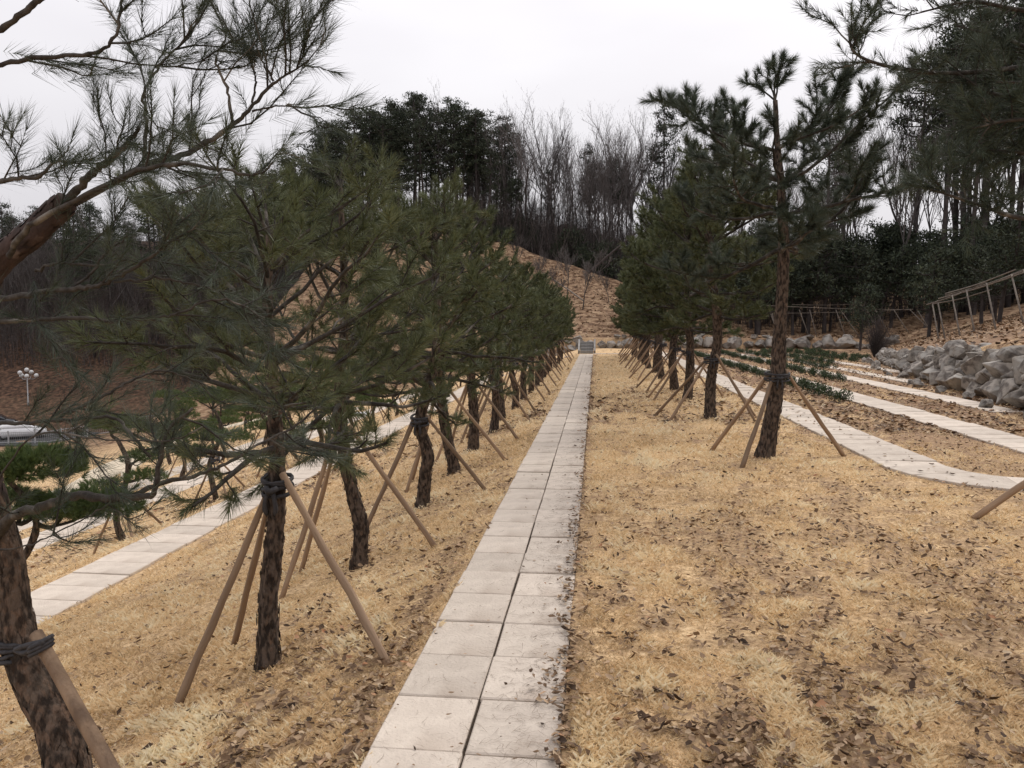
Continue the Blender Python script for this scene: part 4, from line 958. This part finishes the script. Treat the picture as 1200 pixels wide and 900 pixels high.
for kind, X_, Y_, z, h, rz, pxl, w in fl:
    zn = next(b_ for a_, b_ in ZN if pxl < a_)
    back = kind == 'bare' and Y_ > 97
    key = (kind, zn if kind == 'bare' else '', back); cnt[key] = cnt.get(key, 0)+1; i = cnt[key]
    if kind == 'bare':
        ms = BT[rr_.randrange(6)]; s_ = h/13.3; lb = ('thin tree deep inside the wood '+zn) if back else (ordw(i)+' leafless tree from left '+zn)
        t = tag(link('bare_tree', None, loc=(X_, Y_, z), rz=rz), lb, 'bare tree', 'leafless trees of the wood behind'); nm = ('trunk', 'crown')
    elif kind == 'pine':
        ms = FP[i % 5]; s_ = h/17.5; t = tag(link('forest_pine', None, loc=(X_, Y_, z), rz=rz), ordw(i)+' tall dark pine from the left in the wood behind', 'pine tree', 'tall dark pines of the wood behind'); nm = ('trunk', 'branches', 'crown')
    else:
        ms = GPN[i % 3]; s_ = h/5.8; t = tag(link('young_pine', None, loc=(X_, Y_, z), rz=rz), ordw(i)+' bushy young pine from the left in the propped grove', 'pine tree', 'young pines of the propped grove'); nm = ('trunk', 'branches', 'crown')
    s_ = h/HT[ms[-1].name]; t.scale = (s_*w, s_*w, s_)
    for n_, m_ in zip(nm, ms):
        o = link(n_, m_, t)
        if n_ != 'trunk': o['kind'] = 'stuff'
# undergrowth: a thicket of thin stems and low scrub on the wood's floor
def thicket(n, xr, yr, h, name, label, wd=.025, m=M_bare, green=False):
    X = RN.uniform(*xr, n); Y = RN.uniform(*yr, n); Z = terrain(X, Y)
    H_ = RN.uniform(*h, n)*(.5+fbm(X*.2, Y*.2, 3, 17)); ln = RN.normal(0, .22, (n, 2)); a = RN.uniform(0, 6.28, n)
    P = np.stack([X, Y, Z-.1], -1); tip = P+np.stack([ln[:, 0]*H_, ln[:, 1]*H_, H_], -1); s_ = np.stack([np.cos(a), np.sin(a), 0*a], -1)*wd
    g = Geo(); g.add(np.stack([P-s_, P+s_, tip], 1).reshape(-1, 3), [np.arange(n*3).reshape(n, 3)], RN.random(n))
    k = 5
    for j in range(k):
        u = RN.uniform(.2, .9, n)[:, None]; q = P+(tip-P)*u; e = q+np.stack([RN.normal(0, .3, n)*H_*.5, RN.normal(0, .3, n)*H_*.5, RN.uniform(.05, .3, n)*H_], -1)
        g.add(np.stack([q-s_*.5, q+s_*.5, e], 1).reshape(-1, 3), [np.arange(n*3).reshape(n, 3)], RN.random(n))
    tag(link(name, g.mesh(name, m)), label, 'undergrowth', kind='stuff')
thicket(22000, (-48, 30), (87, 112), (2.0, 7), 'undergrowth', 'dense dark brushwood on the floor of the wood behind the hill', .035)
thicket(20000, (-125, -38), (93, 140), (2.0, 8), 'undergrowth', 'dark brushwood at the foot of the wood on the far left', .035)
thicket(7000, (10, 60), (66, 92), (1.0, 3), 'undergrowth', 'tangled bare brush behind the grove on the right', .025)
# evergreen scrub along the wood's edge
GSB = forest_pine(740, 2.6, .1, 1.3, .05, 1500, .2)
SCP = sorted(rr_.uniform(560, 900) for _ in range(34))
for i in range(34):
    p = SCP[i]; Y_ = rr_.uniform(86.5, 92); X_ = (p-698)/942*Y_; s_ = rr_.uniform(.6, 1.5)
    t = tag(link('scrub_bush', None, loc=(X_, Y_, tz(X_, Y_)), rz=rr_.uniform(0, 6)), 'dull green scrub bush at the edge of the wood above the hill', 'bush', 'scrub bushes at the wood edge'); t.scale = (s_, s_, s_)
    t['label'] = ordw(i+1)+' dull green scrub bush from the left along the wood edge above the hill'
    link('stem', GSB[0], t); f = link('foliage', GSB[2], t); f['kind'] = 'stuff'
# saplings on the hill face
SPL = [bare_tree(650+i, 4.2, .3, tr=.05, twigw=.01) for i in range(3)]
for i, (a, b_, Y_, s_) in enumerate([(628, 330, 70, .9), (664, 318, 73, 1.0), (682, 350, 67, 1.1), (640, 300, 76, .7), (608, 310, 77, .9), (714, 340, 72, .7), (648, 345, 68, .8)]):
    X_ = (a-698)/942*Y_; t = tag(link('sapling', None, loc=(X_, Y_, tz(X_, Y_)), rz=i), 'thin leafless sapling on the terraced hill, %s from the left' % ORD[[1, 4, 5, 2, 0, 6, 3][i]], 'sapling', 'saplings on the brown hill'); t.scale = (s_,)*3
    link('trunk', SPL[i % 3][0], t); f = link('crown', SPL[i % 3][1], t); f['kind'] = 'stuff'
# fallen pole on the hill, and a leaning dead trunk at the wood edge
def pole(name, a, b_, r0, r1, m, label, cat):
    a = np.array(a); b_ = np.array(b_); g = Geo(); P = smooth_path([a-a, (b_-a)*.5+[0, 0, .05], b_-a], 9); tube(g, P, np.linspace(r0, r1, 9), 6)
    return tag(link(name, g.mesh(name, m, True), loc=a), label, cat)
A = px(645, 305, 78); A[2] = tz(A[0], 78)+.25; B = px(684, 345, 69); B[2] = tz(B[0], 69)+.25
pole('wooden_pole', A, B, .07, .06, M_pole, 'long pale pole lying down the face of the brown hill', 'pole')
A = px(690, 300, 84); A[2] = tz(A[0], 84)+.3; B = px(745, 273, 82)
pole('leaning_trunk', A, B, .14, .07, M_bare, 'grey dead trunk leaning at the edge of the wood above the hill', 'dead tree')

# ------------------------------------------------------------------ bamboo rails of the grove
def rails(pts_list, label, props):
    a0 = np.array(pts_list[0][0]); t = tag(link('bamboo_rail', None, loc=a0), label, 'bamboo rail', 'bamboo rails propping the grove pines')
    for i, (a, b_) in enumerate(pts_list):
        a = np.array(a); b_ = np.array(b_); g = Geo(); P = smooth_path([a-a0, (a+b_)/2-a0-[0, 0, .06], b_-a0], 12); tube(g, P, np.linspace(.026, .018, 12), 6); link('rail', g.mesh('rail', M_pole, True), t)
    for i, (a, b_) in enumerate(props):
        a = np.array(a); b_ = np.array(b_); g = Geo(); tube(g, [a-a0, (a+b_)/2-a0, b_-a0], [.035, .03, .026], 6); link('prop', g.mesh('prop', M_pole, True), t)
Yf = 57.5
pr_ = []
for p in (899, 905, 936, 950, 978, 984, 1018, 1026, 1048, 1066, 1072):
    X_ = (p-698)/942*Yf; top = px(p+rr_.uniform(-3, 3), 363, Yf); pr_.append(((X_+rr_.uniform(-.5, .5), Yf-.5, tz(X_, Yf-.5)), top))
rails([(px(862, 366, Yf), px(980, 366, Yf)), (px(895, 358, Yf), px(1070, 363, Yf)), (px(928, 357, 60), px(1010, 356, 60)), (px(975, 366, Yf), px(1070, 362, Yf)), (px(1005, 352, Yf), px(1017, 366, Yf))], 'long level bamboo rails across the trunks behind the far boulder wall', pr_)
pr_ = []
for u, dx in ((.05, -.8), (.12, -.7), (.3, -.8), (.46, -.9), (.66, -.9), (.88, -.7), (.98, -.9)):
    A = px(1088, 356, 35); B = px(1203, 315, 26.5); q = A+(B-A)*u; pr_.append(((q[0]+dx*.2, q[1]-1.2, tz(q[0]+dx*.2, q[1]-1.2)-.05), q))
rails([(px(1086, 357, 35), px(1155, 331, 30)), (px(1108, 346, 34), px(1204, 316, 26.5)), (px(1108, 344, 34), px(1190, 316, 27)), (px(1094, 356, 35), px(1160, 340, 30)), (px(1100, 350, 34.5), px(1204, 318, 26.3)), (px(1120, 345, 33), px(1204, 314, 26.6))], 'rising bundle of bamboo rails on slanting props above the rocky bank', pr_)
# twiggy brown bush at the end of the rock wall
def brush(seed, n=260, h=1.6, w=.7):
    r = np.random.default_rng(seed); g = Geo()
    for i in range(n):
        a = r.uniform(0, 6.28); d = np.array([math.cos(a)*w*r.random(), math.sin(a)*w*r.random(), h*r.uniform(.4, 1)]); tube(g, [(0, 0, 0), d*.5*[.7, .7, 1]+r.normal(0, .03, 3), d], [.008, .006, .003], 3, float(r.random()), cap=False)
    return g.mesh('twigs', M_bare)
BR = brush(5)
for i, (x_, y_, s_, lb) in enumerate([(14.6, 43.5, 1.4, 'twiggy brown leafless bush at the far end of the boulder wall'), (10.2, 27.5, .45, 'small twiggy dead bush growing on top of the boulder wall'), (13.6, 41.0, .9, 'low bare bush between the far boulders')]):
    t = tag(link('bare_bush', None, loc=(x_, y_, tz(x_, y_)-.05)), lb, 'bush'); t.scale = (s_,)*3; o = link('twigs', BR, t); o['kind'] = 'stuff'
# clods and leaf tufts on the brown bank
n = 5200; Y = RN.uniform(12, 50, n); X = xwall(Y)+.5+RN.random(n)*9
leaves(X, Y, terrain(X, Y)+.03, .14, 'fallen_leaves', 'rusty brown leaves covering the bank above the boulder wall', 1.0)
n = 16000; Y = RN.uniform(55, 85, n); X = RN.uniform(-28, 26, n)
leaves(X, Y, terrain(X, Y)+.04, .2, 'fallen_leaves', 'rusty leaf litter over the terraced hill', 1.0)

# ------------------------------------------------------------------ car park at far left
lot = link('road', box_mesh('road', 30, 9, .1, M_asph, 0), loc=(-62, 70, -9.12)); tag(lot, 'grey car park surface at the far left', kind='structure')
def hexa(g, sec, tint=.5):
    """loft closed cross-sections (n, k, 3)"""
    sec = np.asarray(sec, float); n, k = sec.shape[:2]; i_ = np.arange(n*k).reshape(n, k)
    q = np.stack([i_[:-1], np.roll(i_[:-1], -1, 1), np.roll(i_[1:], -1, 1), i_[1:]], -1).reshape(-1, 4)
    v = np.vstack([sec.reshape(-1, 3), sec[0].mean(0), sec[-1].mean(0)]); t0 = np.stack([np.roll(i_[0], -1), i_[0], np.full(k, n*k)], -1); t1 = np.stack([i_[-1], np.roll(i_[-1], -1), np.full(k, n*k+1)], -1)
    g.add(v, [q, np.vstack([t0, t1])], tint)
def car(loc, rz, label, body_m):
    t = tag(link('parked_car', None, loc=loc, rz=rz), label, 'car', 'cars in the car park at far left')
    g = Geo(); secs = []
    def rect(x, w0, z0, w1, z1, c=.1): return [(x, -w0, z0), (x, w0, z0), (x, w0+.03, (z0+z1)/2), (x, w1, z1-c), (x, w1-c, z1), (x, -w1+c, z1), (x, -w1, z1-c), (x, -w0-.03, (z0+z1)/2)]
    for x, z0, z1, w in ((-2.2, .45, .85, .78), (-2.12, .3, .98, .86), (-1.4, .25, 1.02, .9), (0, .25, 1.0, .91), (1.2, .25, .98, .9), (1.9, .28, .85, .84), (2.15, .35, .7, .72)): secs.append(rect(x, w, z0, w, z1))
    hexa(g, secs); link('body', g.mesh('body', body_m, True), t)
    g = Geo(); secs = []
    for x, z1, w in ((-2.05, .99, .8), (-1.75, 1.42, .68), (-1.2, 1.5, .66), (0, 1.52, .66), (.55, 1.44, .66), (1.25, .99, .8)): secs.append(rect(x, .82, .95, w, z1, .06))
    hexa(g, secs); link('roof', g.mesh('roof', body_m, True), t)
    wn = box_mesh('side_window', .95, .02, .3, M_glass, .02)
    for s_ in (-1, 1):
        for x in (-1.0, .05): o = link('side_window', wn, t, (x, s_*.755, 1.2)); o.rotation_euler = (s_*.28, 0, 0)
    o = link('rear_window', box_mesh('rear_window', .02, 1.2, .36, M_glass, .015), t, (-1.93, 0, 1.22)); o.rotation_euler = (0, .62, 0)
    o = link('windscreen', box_mesh('windscreen', .02, 1.25, .6, M_glass, .015), t, (.93, 0, 1.23)); o.rotation_euler = (0, -.98, 0)
    tl_ = box_mesh('tail_light', .3, .3, .16, M_red, .03)
    for s_ in (-1, 1): link('tail_light', tl_, t, (-2.06, s_*.74, .85))
    g = Geo(); tube(g, [(0, -.1, 0), (0, .1, 0)], .33, 18); wm = g.mesh('wheel', M_tyre); g = Geo(); tube(g, [(0, -.11, 0), (0, .11, 0)], .19, 12); rm = g.mesh('rim', M_metal)
    for x in (-1.35, 1.35):
        for s_ in (-1, 1): w_ = link('wheel', wm, t, (x, s_*.8, .33)); link('rim', rm, w_)
    link('bumper', box_mesh('bumper', .2, 1.6, .22, body_m, .05), t, (-2.2, 0, .42))
    return t
q = px(24, 509, 70); car((q[0], 70, -9.07), math.radians(38), 'white parked car seen from behind at the far left edge', M_white)
q = px(-8, 500, 76); car((q[0], 76, -9.07), math.radians(30), 'dark parked car behind the white one at the left edge', M_glass)
# lamp post with a cluster of white globes
q = px(34, 492, 84); lx, ly = q[0], 84.; lz = tz(lx, ly)
lp = tag(link('street_lamp', None, loc=(lx, ly, lz)), 'pale lamp post with a cluster of white globes by the car park', 'street lamp')
Hh = 1.6+(380-445)/942*84-lz+.2
g = Geo(); tube(g, [(0, 0, 0), (0, 0, .5), (0, 0, .55), (0, 0, Hh)], [.12, .11, .07, .05], 10); link('pole', g.mesh('pole', M_metal, True), lp)
def ico(r):
    bm = bmesh.new(); bmesh.ops.create_icosphere(bm, subdivisions=3, radius=r); me = bpy.data.meshes.new('globe'); bm.to_mesh(me); bm.free(); me.materials.append(M_globe)
    for p_ in me.polygons: p_.use_smooth = True
    return me
gl = ico(.24)
for i in range(5):
    a = i*2*PI/5+.3; R_ = .95 if i % 2 == 0 else .7; zz = Hh-.15+.35*(i % 2); arm = Geo(); e = (R_*math.cos(a), R_*math.sin(a), zz)
    tube(arm, smooth_path([(0, 0, Hh-.5), (e[0]*.6, e[1]*.6, Hh-.55), (e[0], e[1], zz-.24)], 8), .025, 5); ar = link('arm', arm.mesh('arm', M_metal, True), lp); link('globe', gl, ar, e)
link('globe', gl, lp, (0, 0, Hh+.5))
# railing round the car park
A = np.array([-54.5, 66.0]); B = np.array([-37.0, 70.0]); n_ = 9
fr = tag(link('fence', None, loc=(A[0], A[1], 0)), 'thin grey metal railing on the terrace edge beside the white car', 'fence')
pm = box_mesh('post', .1, .1, 1.3, M_metal, .01)
for i in range(n_):
    q = A+(B-A)*i/(n_-1); link('post', pm, fr, (q[0]-A[0], q[1]-A[1], tz(q[0], q[1])+.6))
bm_ = Geo(); K = 150
for zz in (.25, 1.15):
    P = np.array([(*(A+(B-A)*u), 0) for u in np.linspace(0, 1, 30)]); P[:, 2] = terrain(P[:, 0], P[:, 1], False)+zz; P[:, :2] -= A; g = Geo(); tube(g, P, .03, 5); link('rail', g.mesh('rail', M_metal, True), fr)
bar = Geo(); tube(bar, [(0, 0, .25), (0, 0, 1.15)], .014, 4); barm = bar.mesh('bar', M_metal)
for i in range(110):
    q = A+(B-A)*(i+.5)/110; link('bar', barm, fr, (q[0]-A[0], q[1]-A[1], float(terrain(q[0], q[1], False))))
# flowers and a white sheet laid on a lower terrace path
q = px(424, 491, 32); sx_, sy_ = q[0], 32.
g = Geo(); xs = np.linspace(-.33, .33, 9); ys_ = np.linspace(-.45, .45, 11); AX, AY = np.meshgrid(xs, ys_); ZZ = .05+.05*fbm(AX*5, AY*5, 3, 2); i_ = np.arange(AX.size).reshape(AX.shape)
g.add(np.stack([AX, AY, ZZ], -1).reshape(-1, 3), [np.stack([i_[:-1, :-1], i_[:-1, 1:], i_[1:, 1:], i_[1:, :-1]], -1).reshape(-1, 4)])
sh_ = link('white_sheet', g.mesh('white_sheet', M_white, True), loc=(sx_, sy_, tz(sx_, sy_))); tag(sh_, 'crumpled white sheet lying on the lower left terrace path', 'sheet')
so_ = sh_.modifiers.new('thick', 'SOLIDIFY'); so_.thickness = .02
bx_, by_ = sx_+.12, sy_+1.3
bq = tag(link('flower_bouquet', None, loc=(bx_, by_, tz(bx_, by_))), 'small bunch of red and pink flowers set down beyond the white sheet', 'flowers')
g = Geo(); tube(g, [(0, 0, 0), (0, 0, .02), (0, 0, .16), (0, 0, .2)], [.06, .08, .1, .1], 10); link('pot', g.mesh('pot', M_dark, True), bq)
def fl_mesh(c):
    g = Geo(); rr = np.random.default_rng(5)
    for k in range(7):
        a = k*2*PI/7; u = np.array([math.cos(a), math.sin(a), .35]); v = np.array([-math.sin(a), math.cos(a), 0])
        g.add([[0, 0, 0], u*.05-v*.03, u*.075, u*.05+v*.03], [[[0, 1, 2, 3]]])
    return g.mesh('flower', c)
M_pink = mat('pink_petal', (.7, .25, .2), (.75, .35, .3), 9)
f1_, f2_ = fl_mesh(M_red), fl_mesh(M_pink)
for k in range(12):
    a = rr_.uniform(0, 6.28); d_ = .15*math.sqrt(rr_.random()); e = (d_*math.cos(a), d_*math.sin(a), .34-d_*.5+rr_.uniform(-.03, .04))
    g = Geo(); tube(g, [(0, 0, .15), (e[0]*.6, e[1]*.6, .26), e], .005, 4); stm = link('flower_stem', g.mesh('flower_stem', M_shrub), bq)
    o = link('flower', f1_ if k % 2 else f2_, stm, e); o.rotation_euler = (rr_.uniform(-.6, .6), rr_.uniform(-.6, .6), a)

# leaves round the feet of the row trees, added also to imitate contact shade
bx = [(-1.75, 4.07), (-1.81, 5.96), (-1.73, 7.89)]+[(-1.73, v) for v in (9.75, 11.6, 13.5, 15.5)]+[(2.04, 9.85), (1.95, 13.94), (1.95, 17.4), (1.95, 20.0), (-1.99, 2.75)]
X = np.concatenate([a+RN.normal(0, .17, 75) for a, _ in bx]); Y = np.concatenate([b_+RN.normal(0, .17, 75) for _, b_ in bx])
leaves(X, Y, terrain(X, Y)+RN.uniform(.008, .03, len(X)), .04, 'fallen_leaves', 'brown leaves round the feet of the staked pines, doubling as contact shade', .9)
